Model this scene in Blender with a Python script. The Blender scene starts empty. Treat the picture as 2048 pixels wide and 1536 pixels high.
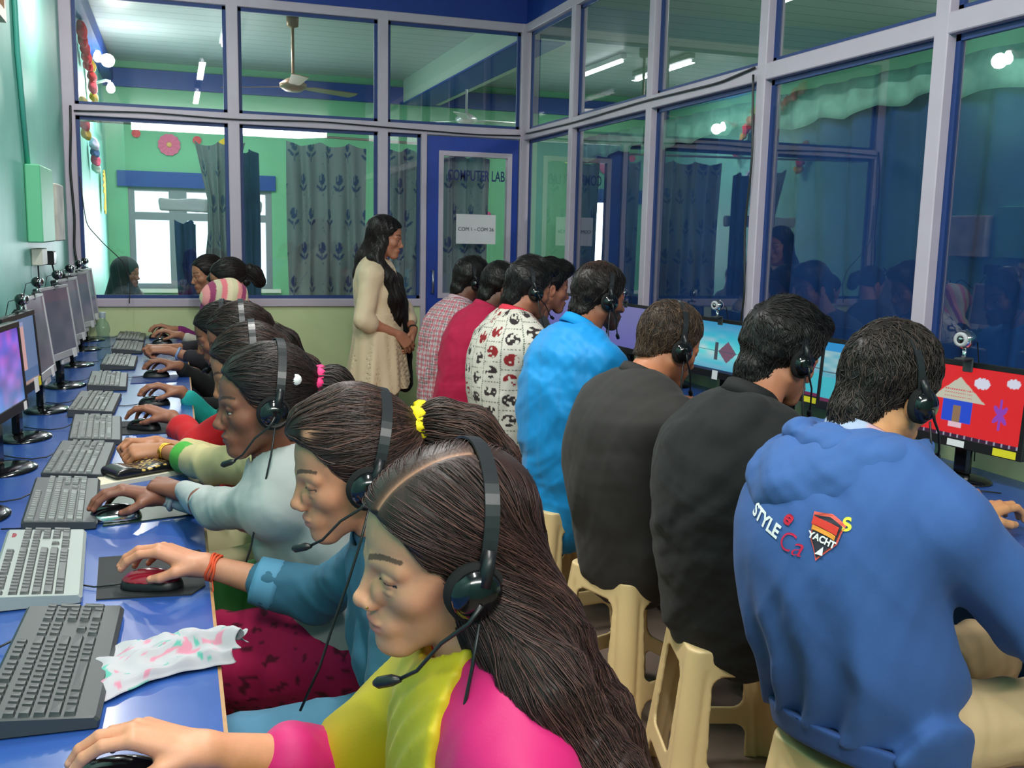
import bpy, math, random
import numpy as np
from mathutils import Vector, Matrix
RNG = np.random.default_rng(7)
random.seed(7)
COL = bpy.context.scene.collection
PI = math.pi
def V(*a): return np.array(a if len(a) > 1 else a[0], float)
def nrm(v):
    v = np.asarray(v, float); return v/(np.linalg.norm(v)+1e-12)
def lin(c):
    """0-255 display colour to linear"""
    c = np.asarray(c, float)/255.0
    return np.where(c <= .04045, c/12.92, ((c+.055)/1.055)**2.4)
def L4(c): return (*[float(v) for v in lin(c)], 1.0)

# ---------------------------------------------------------------- materials
def mat(name, col=None, rough=.6, metal=0., spec=.5, attr=False, noise=0., nscale=20., bump=0., bscale=60., emit=None, estr=0., coat=0., sheen=0., aniso=0., trans=0., sss=0., stretch=None):
    m = bpy.data.materials.new(name); m.use_nodes = True
    nt = m.node_tree; b = nt.nodes['Principled BSDF']
    b.inputs['Roughness'].default_value = rough; b.inputs['Metallic'].default_value = metal
    b.inputs['Specular IOR Level'].default_value = spec
    if coat: b.inputs['Coat Weight'].default_value = coat; b.inputs['Coat Roughness'].default_value = .15
    if sheen: b.inputs['Sheen Weight'].default_value = sheen
    if trans: b.inputs['Transmission Weight'].default_value = trans
    if aniso: b.inputs['Anisotropic'].default_value = aniso
    if sss:
        b.inputs['Subsurface Weight'].default_value = sss; b.inputs['Subsurface Radius'].default_value = (.012, .004, .002); b.inputs['Subsurface Scale'].default_value = .6
    src = None
    if attr:
        a = nt.nodes.new('ShaderNodeAttribute'); a.attribute_name = 'Col'; src = a.outputs['Color']
    tc = nt.nodes.new('ShaderNodeTexCoord')
    vec = tc.outputs['Object']
    if stretch:
        mp = nt.nodes.new('ShaderNodeMapping'); mp.inputs['Scale'].default_value = stretch
        nt.links.new(vec, mp.inputs['Vector']); vec = mp.outputs['Vector']
    if noise:
        n = nt.nodes.new('ShaderNodeTexNoise'); n.inputs['Scale'].default_value = nscale; n.inputs['Detail'].default_value = 5
        nt.links.new(vec, n.inputs['Vector'])
        r = nt.nodes.new('ShaderNodeMapRange'); r.inputs['From Min'].default_value = .3; r.inputs['From Max'].default_value = .7
        r.inputs['To Min'].default_value = 1-noise; r.inputs['To Max'].default_value = 1+noise
        nt.links.new(n.outputs['Fac'], r.inputs['Value'])
        x = nt.nodes.new('ShaderNodeMix'); x.data_type = 'RGBA'; x.blend_type = 'MULTIPLY'; x.inputs['Factor'].default_value = 1
        if src: nt.links.new(src, x.inputs[6])
        else: x.inputs[6].default_value = L4(col)
        nt.links.new(r.outputs['Result'], x.inputs[7]); src = x.outputs[2]
    if src: nt.links.new(src, b.inputs['Base Color'])
    elif col is not None: b.inputs['Base Color'].default_value = L4(col)
    if bump:
        n2 = nt.nodes.new('ShaderNodeTexNoise'); n2.inputs['Scale'].default_value = bscale; n2.inputs['Detail'].default_value = 4
        nt.links.new(vec, n2.inputs['Vector'])
        bp = nt.nodes.new('ShaderNodeBump'); bp.inputs['Strength'].default_value = bump; bp.inputs['Distance'].default_value = .01
        nt.links.new(n2.outputs['Fac'], bp.inputs['Height']); nt.links.new(bp.outputs['Normal'], b.inputs['Normal'])
    if emit is not None:
        if emit == 'attr': nt.links.new(src, b.inputs['Emission Color'])
        else: b.inputs['Emission Color'].default_value = L4(emit)
        b.inputs['Emission Strength'].default_value = estr
    return m

# ---------------------------------------------------------------- mesh builder
class MB:
    def __init__(s): s.v = []; s.f = []; s.c = []; s.n = 0; s.sm = []
    def raw(s, v, f, c=None, smooth=True):
        v = np.asarray(v, float).reshape(-1, 3); f = [tuple(int(i)+s.n for i in q) for q in f]
        s.v.append(v); s.f += f; s.sm += [smooth]*len(f)
        cc = np.ones((len(v), 3))*.5 if c is None else np.broadcast_to(np.asarray(c, float), (len(v), 3))
        s.c.append(cc); s.n += len(v); return s
    def box(s, lo, hi, c=None, bev=0., T=None):
        lo = V(lo); hi = V(hi)
        if bev <= 0:
            v = np.array([[x, y, z] for x in (lo[0], hi[0]) for y in (lo[1], hi[1]) for z in (lo[2], hi[2])])
            f = [(0, 1, 3, 2), (4, 6, 7, 5), (0, 4, 5, 1), (2, 3, 7, 6), (0, 2, 6, 4), (1, 5, 7, 3)]
        else:
            b = min(bev, *(abs(hi-lo)/2*.98)); v = []; idx = {}
            for sx in (0, 1):
                for sy in (0, 1):
                    for sz in (0, 1):
                        p = np.array([hi[0] if sx else lo[0], hi[1] if sy else lo[1], hi[2] if sz else lo[2]])
                        d = np.array([1 if sx else -1, 1 if sy else -1, 1 if sz else -1])
                        for a in range(3):
                            q = p-d*b; q[a] = p[a]; idx[(sx, sy, sz, a)] = len(v); v.append(q)
            f = []
            for a in range(3):
                o = [i for i in range(3) if i != a]
                for sa in (0, 1):
                    ring = []
                    for (u, w) in ((0, 0), (1, 0), (1, 1), (0, 1)):
                        k = [0, 0, 0]; k[a] = sa; k[o[0]] = u; k[o[1]] = w; ring.append(idx[(*k, a)])
                    f.append(tuple(ring))
                for u in (0, 1):
                    for w in (0, 1):
                        k0 = [0, 0, 0]; k0[o[0]] = u; k0[o[1]] = w; k1 = list(k0); k1[a] = 1
                        f.append((idx[(*k0, o[0])], idx[(*k1, o[0])], idx[(*k1, o[1])], idx[(*k0, o[1])]))
            for sx in (0, 1):
                for sy in (0, 1):
                    for sz in (0, 1): f.append(tuple(idx[(sx, sy, sz, a)] for a in range(3)))
            v = np.array(v); ctr = (lo+hi)/2; ff = []
            for q in f:
                p = v[list(q)]; n_ = np.cross(p[1]-p[0], p[2]-p[1])
                ff.append(q if n_ @ (p.mean(0)-ctr) > 0 else q[::-1])
            f = ff
        if T is not None: v = xf(T, v)
        return s.raw(v, f, c, False)
    def tube(s, pts, r, n=8, c=None, cap=True, flat=None):
        pts = np.asarray(pts, float); r = np.broadcast_to(np.asarray(r, float), (len(pts),))
        t = np.gradient(pts, axis=0); t /= np.linalg.norm(t, axis=1)[:, None]+1e-9
        up = V(0, 0, 1) if abs(t[0, 2]) < .9 else V(1, 0, 0)
        vs = []; a = None
        for i in range(len(pts)):
            a = nrm(np.cross(up, t[i])) if a is None else nrm(a-t[i]*(a@t[i]))
            b = np.cross(t[i], a)
            for k in range(n):
                an = 2*PI*k/n; vs.append(pts[i]+r[i]*(math.cos(an)*a*(flat or 1)+math.sin(an)*b))
        f = [(i*n+k, i*n+(k+1) % n, (i+1)*n+(k+1) % n, (i+1)*n+k) for i in range(len(pts)-1) for k in range(n)]
        if cap: f += [tuple(range(n))[::-1], tuple(range((len(pts)-1)*n, len(pts)*n))]
        return s.raw(vs, f, c)
    def lathe(s, prof, c0=(0, 0, 0), n=24, c=None, T=None, sx=1, sy=1):
        vs = []; m = len(prof)
        for k in range(n):
            an = 2*PI*k/n
            for (r, z) in prof: vs.append((c0[0]+r*math.cos(an)*sx, c0[1]+r*math.sin(an)*sy, c0[2]+z))
        f = [(k*m+i, ((k+1) % n)*m+i, ((k+1) % n)*m+i+1, k*m+i+1) for k in range(n) for i in range(m-1)]
        vs = np.array(vs)
        if T is not None: vs = xf(T, vs)
        return s.raw(vs, f, c)
    def prism(s, poly, z0, z1, c=None, T=None):
        n = len(poly); v = [(x, y, z0) for x, y in poly]+[(x, y, z1) for x, y in poly]
        f = [tuple(range(n))[::-1], tuple(range(n, 2*n))]+[(i, (i+1) % n, n+(i+1) % n, n+i) for i in range(n)]
        v = np.array(v, float)
        if T is not None: v = xf(T, v)
        return s.raw(v, f, c, False)
    def grid(s, P, c=None, flip=False):
        """P (nu,nv,3) sheet"""
        P = np.asarray(P, float); nu, nv = P.shape[:2]
        i = np.arange(nu-1)[:, None]*nv+np.arange(nv-1)[None]
        q = np.stack([i, i+nv, i+nv+1, i+1], -1).reshape(-1, 4)
        if flip: q = q[:, ::-1]
        return s.raw(P.reshape(-1, 3), q.tolist(), None if c is None else np.asarray(c).reshape(-1, 3))
    def build(s, name, m, parent=None, **k):
        return mkobj(name, np.concatenate(s.v), s.f, np.concatenate(s.c), m, parent, smooth=s.sm, **k)

def xf(T, v):
    T = np.array(T); return np.asarray(v)@T[:3, :3].T+T[:3, 3]
def frame(o, x, z):
    """4x4 with x axis, approx z axis"""
    x = nrm(x); y = nrm(np.cross(z, x)); z = np.cross(x, y)
    T = np.eye(4); T[:3, 0] = x; T[:3, 1] = y; T[:3, 2] = z; T[:3, 3] = o; return T
def rotz(a, o=(0, 0, 0)):
    return frame(V(o), (math.cos(a), math.sin(a), 0), (0, 0, 1))

def mkmesh(name, v, f, col=None, smooth=True):
    me = bpy.data.meshes.new(name)
    v = np.ascontiguousarray(v, dtype=np.float32)
    if isinstance(f, np.ndarray):
        nf = len(f); k = f.shape[1]
        me.vertices.add(len(v)); me.vertices.foreach_set('co', v.ravel())
        me.loops.add(nf*k); me.loops.foreach_set('vertex_index', f.astype(np.int32).ravel())
        me.polygons.add(nf); me.polygons.foreach_set('loop_start', np.arange(nf, dtype=np.int32)*k)
        me.update(calc_edges=True); sm = np.full(nf, bool(smooth))
    else:
        me.from_pydata(v.tolist(), [], f)
        sm = np.array(smooth if isinstance(smooth, list) else [smooth]*len(f), bool)
    me.polygons.foreach_set('use_smooth', sm)
    if col is not None:
        a = me.color_attributes.new('Col', 'FLOAT_COLOR', 'POINT')
        c4 = np.ones((len(v), 4), np.float32); c4[:, :3] = col; a.data.foreach_set('color', c4.ravel())
    me.update(); return me
def mkobj(name, v, f, col, m, parent=None, smooth=True):
    me = mkmesh(name, v, f, col, smooth); me.materials.append(m)
    o = bpy.data.objects.new(name, me); COL.objects.link(o)
    if parent is not None: o.parent = parent
    return o
def empty(name, loc=(0, 0, 0), rz=0., M=None):
    o = bpy.data.objects.new(name, None); COL.objects.link(o); o.empty_display_size = .05
    if M is not None: o.matrix_world = Matrix(np.array(M).tolist())
    else: o.location = loc; o.rotation_euler = (0, 0, rz)
    return o
def tag(o, label, cat, group=None, kind=None):
    o['label'] = label; o['category'] = cat
    if group: o['group'] = group
    if kind: o['kind'] = kind
    return o
def struct(o, kind='structure'): o['kind'] = kind; return o
def copytree(o, parent=None):
    c = o.copy(); COL.objects.link(c)
    if parent is not None: c.parent = parent
    for ch in list(o.children): copytree(ch, c)
    return c
def bake(o, T):
    """move mesh object's origin: place object at T and keep world shape"""
    T = Matrix(np.array(T).tolist()); o.data.transform(T.inverted()); o.matrix_world = T

# ---------------------------------------------------------------- distance fields
def smin(a, b, k):
    if k <= 0: return np.minimum(a, b)
    h = np.clip(.5+.5*(b-a)/k, 0, 1); return b+(a-b)*h-k*h*(1-h)
class SDF:
    def __init__(s): s.ops = []; s.post = []
    def _add(s, fn, lo, hi, k, mode):
        if mode == 'i': lo, hi = (-99.,)*3, (99.,)*3
        s.ops.append((fn, V(lo), V(hi), k, mode)); return s
    def cone(s, a, b, ra, rb=None, k=.02, mode='u', ax=None, sq=1.):
        """tapered capsule; ax: axis along which it is squashed by sq"""
        a = V(a); b = V(b); rb = ra if rb is None else rb; ba = b-a; L = ba@ba+1e-12
        if ax is not None:
            ax = nrm(ax); S = np.eye(3)+(1/sq-1)*np.outer(ax, ax); a2 = S@a; b2 = S@b; ba2 = b2-a2; L2 = ba2@ba2+1e-12
            def fn(x, y, z):
                X = x*S[0, 0]+y*S[0, 1]+z*S[0, 2]-a2[0]; Y = x*S[1, 0]+y*S[1, 1]+z*S[1, 2]-a2[1]; Z = x*S[2, 0]+y*S[2, 1]+z*S[2, 2]-a2[2]
                t = np.clip((X*ba2[0]+Y*ba2[1]+Z*ba2[2])/L2, 0, 1)
                return (np.sqrt((X-t*ba2[0])**2+(Y-t*ba2[1])**2+(Z-t*ba2[2])**2)-(ra+(rb-ra)*t))*min(1, sq if sq < 1 else 1)
        else:
            def fn(x, y, z):
                X = x-a[0]; Y = y-a[1]; Z = z-a[2]; t = np.clip((X*ba[0]+Y*ba[1]+Z*ba[2])/L, 0, 1)
                return np.sqrt((X-t*ba[0])**2+(Y-t*ba[1])**2+(Z-t*ba[2])**2)-(ra+(rb-ra)*t)
        R = max(ra, rb)*max(1, sq)
        return s._add(fn, np.minimum(a, b)-R, np.maximum(a, b)+R, k, mode)
    def chain(s, pts, rs, k=.02, **kw):
        for i in range(len(pts)-1): s.cone(pts[i], pts[i+1], rs[i], rs[i+1], k, **kw)
        return s
    def ell(s, c, r, R=None, k=.02, mode='u'):
        c = V(c); r = V(r); R = np.eye(3) if R is None else np.asarray(R)[:3, :3]
        def fn(x, y, z):
            X = x-c[0]; Y = y-c[1]; Z = z-c[2]
            a = (X*R[0, 0]+Y*R[1, 0]+Z*R[2, 0])/r[0]; b = (X*R[0, 1]+Y*R[1, 1]+Z*R[2, 1])/r[1]; d = (X*R[0, 2]+Y*R[1, 2]+Z*R[2, 2])/r[2]
            k0 = np.sqrt(a*a+b*b+d*d); k1 = np.sqrt((a/r[0])**2+(b/r[1])**2+(d/r[2])**2)+1e-9
            return k0*(k0-1)/k1
        m = np.abs(R)@r
        return s._add(fn, c-m, c+m, k, mode)
    def box(s, c, h, rd=.01, R=None, k=.0, mode='u'):
        c = V(c); h = V(h)-rd; R = np.eye(3) if R is None else np.asarray(R)[:3, :3]
        def fn(x, y, z):
            X = x-c[0]; Y = y-c[1]; Z = z-c[2]
            q = [np.abs(X*R[0, i]+Y*R[1, i]+Z*R[2, i])-h[i] for i in range(3)]
            return np.sqrt(sum(np.maximum(a, 0)**2 for a in q))+np.minimum(np.maximum(np.maximum(q[0], q[1]), q[2]), 0)-rd
        m = np.abs(R)@(h+rd)
        return s._add(fn, c-m, c+m, k, mode)
    def plane(s, p, n, k=0.):
        """cuts away the side the normal points to"""
        n = nrm(n); d = n@V(p)
        return s._add(lambda x, y, z: x*n[0]+y*n[1]+z*n[2]-d, (-9,)*3, (9,)*3, k, 'i')
    def fn(s, f, lo, hi, k=0., mode='u'): return s._add(f, lo, hi, k, mode)
    def disp(s, f): s.post.append(f); return s
    def eval(s, x, y, z, full=True, box=None):
        pass
    def at(s, P):
        x, y, z = P[:, 0], P[:, 1], P[:, 2]; D = np.full(len(P), 1.)
        for fn, lo, hi, k, mode in s.ops:
            d = fn(x, y, z)
            D = smin(D, d, k) if mode == 'u' else (-smin(-D, d, k) if mode == 's' else -smin(-D, -d, k))
        for f in s.post: D = D+f(x, y, z)
        return D
    def mesh(s, h, pad=.01, lo=None, hi=None):
        L = np.array([o[1] for o in s.ops if o[4] == 'u']).min(0)-pad-2*h if lo is None else V(lo)
        H = np.array([o[2] for o in s.ops if o[4] == 'u']).max(0)+pad+2*h if hi is None else V(hi)
        n = np.ceil((H-L)/h).astype(int)+1
        ax = [(L[i]+h*np.arange(n[i])).astype(np.float32) for i in range(3)]
        D = np.full(n, 1., np.float32)
        for fn, lo_, hi_, k, mode in s.ops:
            m = k+2*h+.012
            a = np.clip(np.floor((lo_-m-L)/h).astype(int), 0, n); b = np.clip(np.ceil((hi_+m-L)/h).astype(int)+1, 0, n)
            if (b <= a).any(): continue
            sl = tuple(slice(a[i], b[i]) for i in range(3))
            d = fn(ax[0][sl[0]][:, None, None], ax[1][sl[1]][None, :, None], ax[2][sl[2]][None, None, :])
            E = D[sl]
            D[sl] = smin(E, d, k) if mode == 'u' else (-smin(-E, d, k) if mode == 's' else -smin(-E, -d, k))
        for f in s.post:
            D = D+f(ax[0][:, None, None], ax[1][None, :, None], ax[2][None, None, :])
        D[0] = D[-1] = 1; D[:, 0] = D[:, -1] = 1; D[:, :, 0] = D[:, :, -1] = 1
        return nets(D, L, h)
def nets(D, L, h):
    n = np.array(D.shape); ins = D < 0
    strd = np.array([n[1]*n[2], n[2], 1]); ids = []; pts = []; quads = []
    for a in range(3):
        s0 = [slice(None)]*3; s1 = [slice(None)]*3; s0[a] = slice(0, -1); s1[a] = slice(1, None)
        A = ins[tuple(s0)]; B = ins[tuple(s1)]
        ix = np.argwhere(A != B)
        if not len(ix): continue
        d0 = D[tuple(s0)][tuple(ix.T)]; d1 = D[tuple(s1)][tuple(ix.T)]
        p = ix.astype(np.float32); p[:, a] += d0/(d0-d1)
        b, c = (a+1) % 3, (a+2) % 3
        base = ix@strd
        q = np.stack([base, base-strd[b], base-strd[b]-strd[c], base-strd[c]], 1)
        fl = d0 < 0
        qq = q.copy(); qq[~fl] = q[~fl][:, ::-1]
        quads.append(qq); ids.append(q.ravel()); pts.append(np.repeat(p, 4, 0))
    if not quads: return np.zeros((0, 3)), np.zeros((0, 4), int)
    ids = np.concatenate(ids); pts = np.concatenate(pts); quads = np.concatenate(quads)
    u, inv = np.unique(ids, return_inverse=True)
    cnt = np.bincount(inv); P = np.stack([np.bincount(inv, pts[:, i]) for i in range(3)], 1)/cnt[:, None]
    return P*h+L, np.searchsorted(u, quads)
def relax(v, f, it=2, lam=.5):
    e = np.concatenate([f[:, [0, 1]], f[:, [1, 2]], f[:, [2, 3]], f[:, [3, 0]]]); v = v.copy()
    for _ in range(it):
        s = np.zeros_like(v); c = np.zeros(len(v))
        for i in range(3): s[:, i] = np.bincount(e[:, 0], v[e[:, 1], i], len(v))+np.bincount(e[:, 1], v[e[:, 0], i], len(v))
        c = np.bincount(e[:, 0], minlength=len(v))+np.bincount(e[:, 1], minlength=len(v))
        v += lam*(s/np.maximum(c, 1)[:, None]-v)
    return v
def join(parts):
    """[(v,f,c)] with quads -> one"""
    vs, fs, cs = [], [], []; n = 0
    for v, f, c in parts:
        vs.append(v); fs.append(np.asarray(f)+n); cs.append(np.broadcast_to(np.asarray(c, float), (len(v), 3))); n += len(v)
    return np.concatenate(vs), np.concatenate(fs), np.concatenate(cs)
def waves(seed, amp, freq, n=5, dirs=None):
    """soft wrinkle field made of a few warped sine waves"""
    r = np.random.default_rng(seed); W = []
    for i in range(n):
        d = nrm(r.normal(size=3)) if dirs is None else nrm(V(dirs)+r.normal(size=3)*.45)
        W.append((d*freq*r.uniform(.6, 1.7), r.uniform(0, 6.28), nrm(r.normal(size=3))*freq*.5, r.uniform(0, 6.28)))
    def f(x, y, z):
        o = 0
        for d, p, e, p2 in W:
            ph = x*d[0]+y*d[1]+z*d[2]+p+1.3*np.sin(x*e[0]+y*e[1]+z*e[2]+p2)
            s_ = np.sin(ph); o = o+s_*np.abs(s_)*.8+.4*(.4-(1-np.abs(np.sin(ph*.8+.9)))**2*1.2)
        return o*(amp/n*1.6)
    return f
def vnoise(P, scale, seed=0):
    """value noise at points"""
    r = np.random.default_rng(seed); T = r.random((32, 32, 32)); q = P*scale; i = np.floor(q).astype(int); t = q-i; t = t*t*(3-2*t); o = 0
    for a in (0, 1):
        for b in (0, 1):
            for c in (0, 1):
                w = (t[:, 0] if a else 1-t[:, 0])*(t[:, 1] if b else 1-t[:, 1])*(t[:, 2] if c else 1-t[:, 2])
                o = o+w*T[(i[:, 0]+a) % 32, (i[:, 1]+b) % 32, (i[:, 2]+c) % 32]
    return o
# ---------------------------------------------------------------- camera
CAM = V(.6532, 0, 1.4433)
def make_camera():
    yaw, pitch, roll = [math.radians(a) for a in (18.831, 8.563, 1.273)]
    fw = V(math.sin(yaw)*math.cos(pitch), math.cos(yaw)*math.cos(pitch), -math.sin(pitch))
    r = V(math.cos(yaw), -math.sin(yaw), 0); u = np.cross(r, fw)
    r2 = r*math.cos(roll)+u*math.sin(roll); u2 = -r*math.sin(roll)+u*math.cos(roll)
    cd = bpy.data.cameras.new('camera'); cd.sensor_width = 36; cd.lens = 1974.8/2048*36; cd.clip_start = .02
    o = bpy.data.objects.new('camera', cd); COL.objects.link(o)
    M = np.eye(4); M[:3, 0] = r2; M[:3, 1] = u2; M[:3, 2] = -fw; M[:3, 3] = CAM
    o.matrix_world = Matrix(M.tolist()); bpy.context.scene.camera = o
make_camera()
# ---------------------------------------------------------------- materials of the place
def plank_mat(name, c1, c2, axis='Y', step=.1, rough=.35, gap=.04):
    m = mat(name, c1, rough=rough); nt = m.node_tree; b = nt.nodes['Principled BSDF']
    g = nt.nodes.new('ShaderNodeNewGeometry'); s = nt.nodes.new('ShaderNodeSeparateXYZ'); nt.links.new(g.outputs['Position'], s.inputs[0])
    d = nt.nodes.new('ShaderNodeMath'); d.operation = 'DIVIDE'; d.inputs[1].default_value = step; nt.links.new(s.outputs[axis], d.inputs[0])
    f = nt.nodes.new('ShaderNodeMath'); f.operation = 'FRACT'; nt.links.new(d.outputs[0], f.inputs[0])
    c = nt.nodes.new('ShaderNodeMath'); c.operation = 'LESS_THAN'; c.inputs[1].default_value = gap; nt.links.new(f.outputs[0], c.inputs[0])
    x = nt.nodes.new('ShaderNodeMix'); x.data_type = 'RGBA'; x.inputs[6].default_value = L4(c1); x.inputs[7].default_value = L4(c2)
    nt.links.new(c.outputs[0], x.inputs['Factor']); nt.links.new(x.outputs[2], b.inputs['Base Color'])
    return m
def glass_mat(name, tint, ior=1.5, boost=1.0):
    m = bpy.data.materials.new(name); m.use_nodes = True; nt = m.node_tree; nt.nodes.clear()
    o = nt.nodes.new('ShaderNodeOutputMaterial'); mx = nt.nodes.new('ShaderNodeMixShader'); t = nt.nodes.new('ShaderNodeBsdfTransparent'); g = nt.nodes.new('ShaderNodeBsdfGlossy')
    fr = nt.nodes.new('ShaderNodeFresnel'); fr.inputs['IOR'].default_value = ior
    mu = nt.nodes.new('ShaderNodeMath'); mu.operation = 'MULTIPLY'; mu.inputs[1].default_value = boost; mu.use_clamp = True
    ge = nt.nodes.new('ShaderNodeNewGeometry'); iv = nt.nodes.new('ShaderNodeMath'); iv.operation = 'SUBTRACT'; iv.inputs[0].default_value = 1; nt.links.new(ge.outputs['Backfacing'], iv.inputs[1])
    m2 = nt.nodes.new('ShaderNodeMath'); m2.operation = 'MULTIPLY'; nt.links.new(mu.outputs[0], m2.inputs[0]); nt.links.new(iv.outputs[0], m2.inputs[1])
    nt.links.new(fr.outputs[0], mu.inputs[0]); nt.links.new(m2.outputs[0], mx.inputs[0])
    t.inputs['Color'].default_value = (*tint, 1); g.inputs['Roughness'].default_value = .01; g.inputs['Color'].default_value = (.95, .97, 1, 1)
    nt.links.new(t.outputs[0], mx.inputs[1]); nt.links.new(g.outputs[0], mx.inputs[2]); nt.links.new(mx.outputs[0], o.inputs[0]); return m
M = {}
M['teal'] = mat('teal_plaster', (128, 206, 190), rough=.45, noise=.07, nscale=3, bump=.06, bscale=40)
M['green'] = mat('green_plaster', (118, 190, 148), rough=.6, noise=.05, nscale=3, bump=.05, bscale=40)
M['pale'] = mat('pale_green_plaster', (212, 226, 172), rough=.6, noise=.05, nscale=4)
M['alu'] = mat('lilac_frame', (205, 190, 207), rough=.45, noise=.03, nscale=8)
M['gasket'] = mat('blue_gasket', (30, 62, 125), rough=.5)
M['blue'] = mat('blue_paint', (22, 62, 165), rough=.4, noise=.1, nscale=6)
M['navy'] = mat('blue_beam_paint', (20, 60, 150), rough=.55, noise=.06)
M['desk'] = mat('blue_laminate', (46, 84, 160), rough=.27, noise=.07, nscale=5, coat=.2)
M['wood'] = mat('desk_edge_wood', (186, 138, 92), rough=.5, noise=.15, nscale=30)
M['floor'] = mat('floor_vinyl', (150, 128, 116), rough=.4, noise=.12, nscale=5)
M['ceil'] = plank_mat('ceiling_boards', (176, 188, 192), (96, 106, 112), 'Y', .22)
M['glass'] = glass_mat('partition_glass', (.93, .96, .96), 1.5, 1.7)
M['glassd'] = glass_mat('side_partition_glass', (.93, .96, .97), 1.55, 1.9)
D_, W_ = 7.0, 3.10
def box(name, lo, hi, m, parent=None, bev=0.):
    return MB().box(lo, hi, bev=bev).build(name, m, parent)
ZC = 3.12
struct(box('floor', (-.2, -1.6, -.1), (6.6, 11.4, 0), M['floor']))
struct(box('ceiling', (-.2, -1.6, ZC), (6.6, 11.4, ZC+.1), M['ceil']))
struct(box('wall_left', (-.2, -1.6, 0), (0, 11.4, ZC), M['teal']))
struct(box('wall_front', (-.2, -1.8, 0), (6.6, -1.6, ZC), M['teal']))
struct(box('wall_right', (6.4, -1.6, 0), (6.6, 11.4, ZC), M['green']))
# far wall with window opening
wx0, wx1, wz0, wz1 = .20, 1.66, .80, 1.86
mb = MB()
mb.box((0, 11.2, 0), (wx0, 11.4, ZC)).box((wx1, 11.2, 0), (6.4, 11.4, ZC)).box((wx0, 11.2, 0), (wx1, 11.4, wz0)).box((wx0, 11.2, wz1), (wx1, 11.4, ZC))
struct(mb.build('wall_back', M['green']))
struct(box('trim_1', (0, 11.14, 2.86), (6.4, 11.2, 3.04), M['navy']))
struct(box('trim_2', (.10, 11.16, wz1), (wx1+.04, 11.2, 2.02), M['navy']))
M['winframe'] = mat('grey_window_paint', (132, 140, 150), rough=.5)
wf = MB(); 
for a, b in ((wx0, wx0+.06), (.60, .78), (1.08, 1.16), (1.44, 1.5), (wx1-.06, wx1)): wf.box((a, 11.22, wz0), (b, 11.3, wz1))
for a, b in ((wz0, wz0+.05), (1.52, 1.60), (wz1-.04, wz1)): wf.box((wx0, 11.221, a), (wx1, 11.299, b))
w = empty('window_1', (0, 0, 0)); struct(w); wf.build('window_frame', M['winframe'], w)
M['winglass'] = glass_mat('window_glass', (.9, .95, .95))
box('window_glass', (wx0+.02, 11.25, wz0+.02), (wx1-.02, 11.256, wz1-.02), M['winglass'], w)
struct(box('trim_3', (wx0-.05, 11.12, wz0-.04), (wx1+.08, 11.25, wz0), mat('sill_paint', (225, 235, 225), rough=.4)))
# back-room beam
struct(MB().box((3.10, 7.12, 2.87), (3.52, 11.14, ZC)).build('trim_4', mat('pale_beam', (168, 190, 178), rough=.6)))
struct(MB().box((3.095, 7.12, 2.858), (3.44, 11.13, 2.872)).build('trim_5', M['navy']))
struct(MB().box((0, 7.1, 2.92), (.10, 11.14, 3.06)).build('trim_8', M['navy']))
# ------------------------------------------------ partitions
TZ, TT, SZ = 2.16, 2.90, .975
def rails(name, segs, m): 
    mb = MB()
    for lo, hi in segs: mb.box(lo, hi, bev=.004)
    return struct(mb.build(name, m))
# dwarf walls
struct(box('wall_partition_back', (0, D_, 0), (2.36, D_+.1, .92), M['pale']))
struct(box('wall_partition_right', (W_, .6, 0), (W_+.1, D_+.1, .90), M['pale']))
struct(box('trim_6', (0, D_-.01, 2.94), (W_, D_+.12, ZC), M['navy']))
struct(box('trim_7', (W_-.01, .6, 2.94), (W_+.12, D_+.12, ZC), M['navy']))
fb = []
y0, y1 = D_-.02, D_+.06
fb.append(((0, y0, .92), (2.36, y1, .975)))
fb.append(((0, y0, 2.135), (W_, y1, 2.205)))
fb.append(((0, y0, 2.885), (W_, y1, 2.945)))
for a, b in ((0, .075), (1.005, 1.08), (2.01, 2.08)): fb.append(((a, y0-.001, .92), (b, y1+.001, 2.945)))
fb.append(((2.32, y0-.002, 0), (2.36, y1+.002, 2.17)))
fb.append(((W_-.045, y0-.003, .0), (W_+.045, y1+.003, 2.945)))
rails('trim_9', fb, M['alu'])
x0, x1 = W_-.02, W_+.06
YM = [6.07, 4.949, 3.862, 2.786, 1.70]
fr = [((x0, .6, .905), (x1, D_, .965)), ((x0, .6, 2.13), (x1, D_, 2.20)), ((x0, .6, 2.885), (x1, D_, 2.945))]
for y in YM: fr.append(((x0-.001, y-.033, .92), (x1+.001, y+.033, 2.945)))
rails('trim_10', fr, M['alu'])
M['gasket_m'] = M['gasket']
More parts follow.
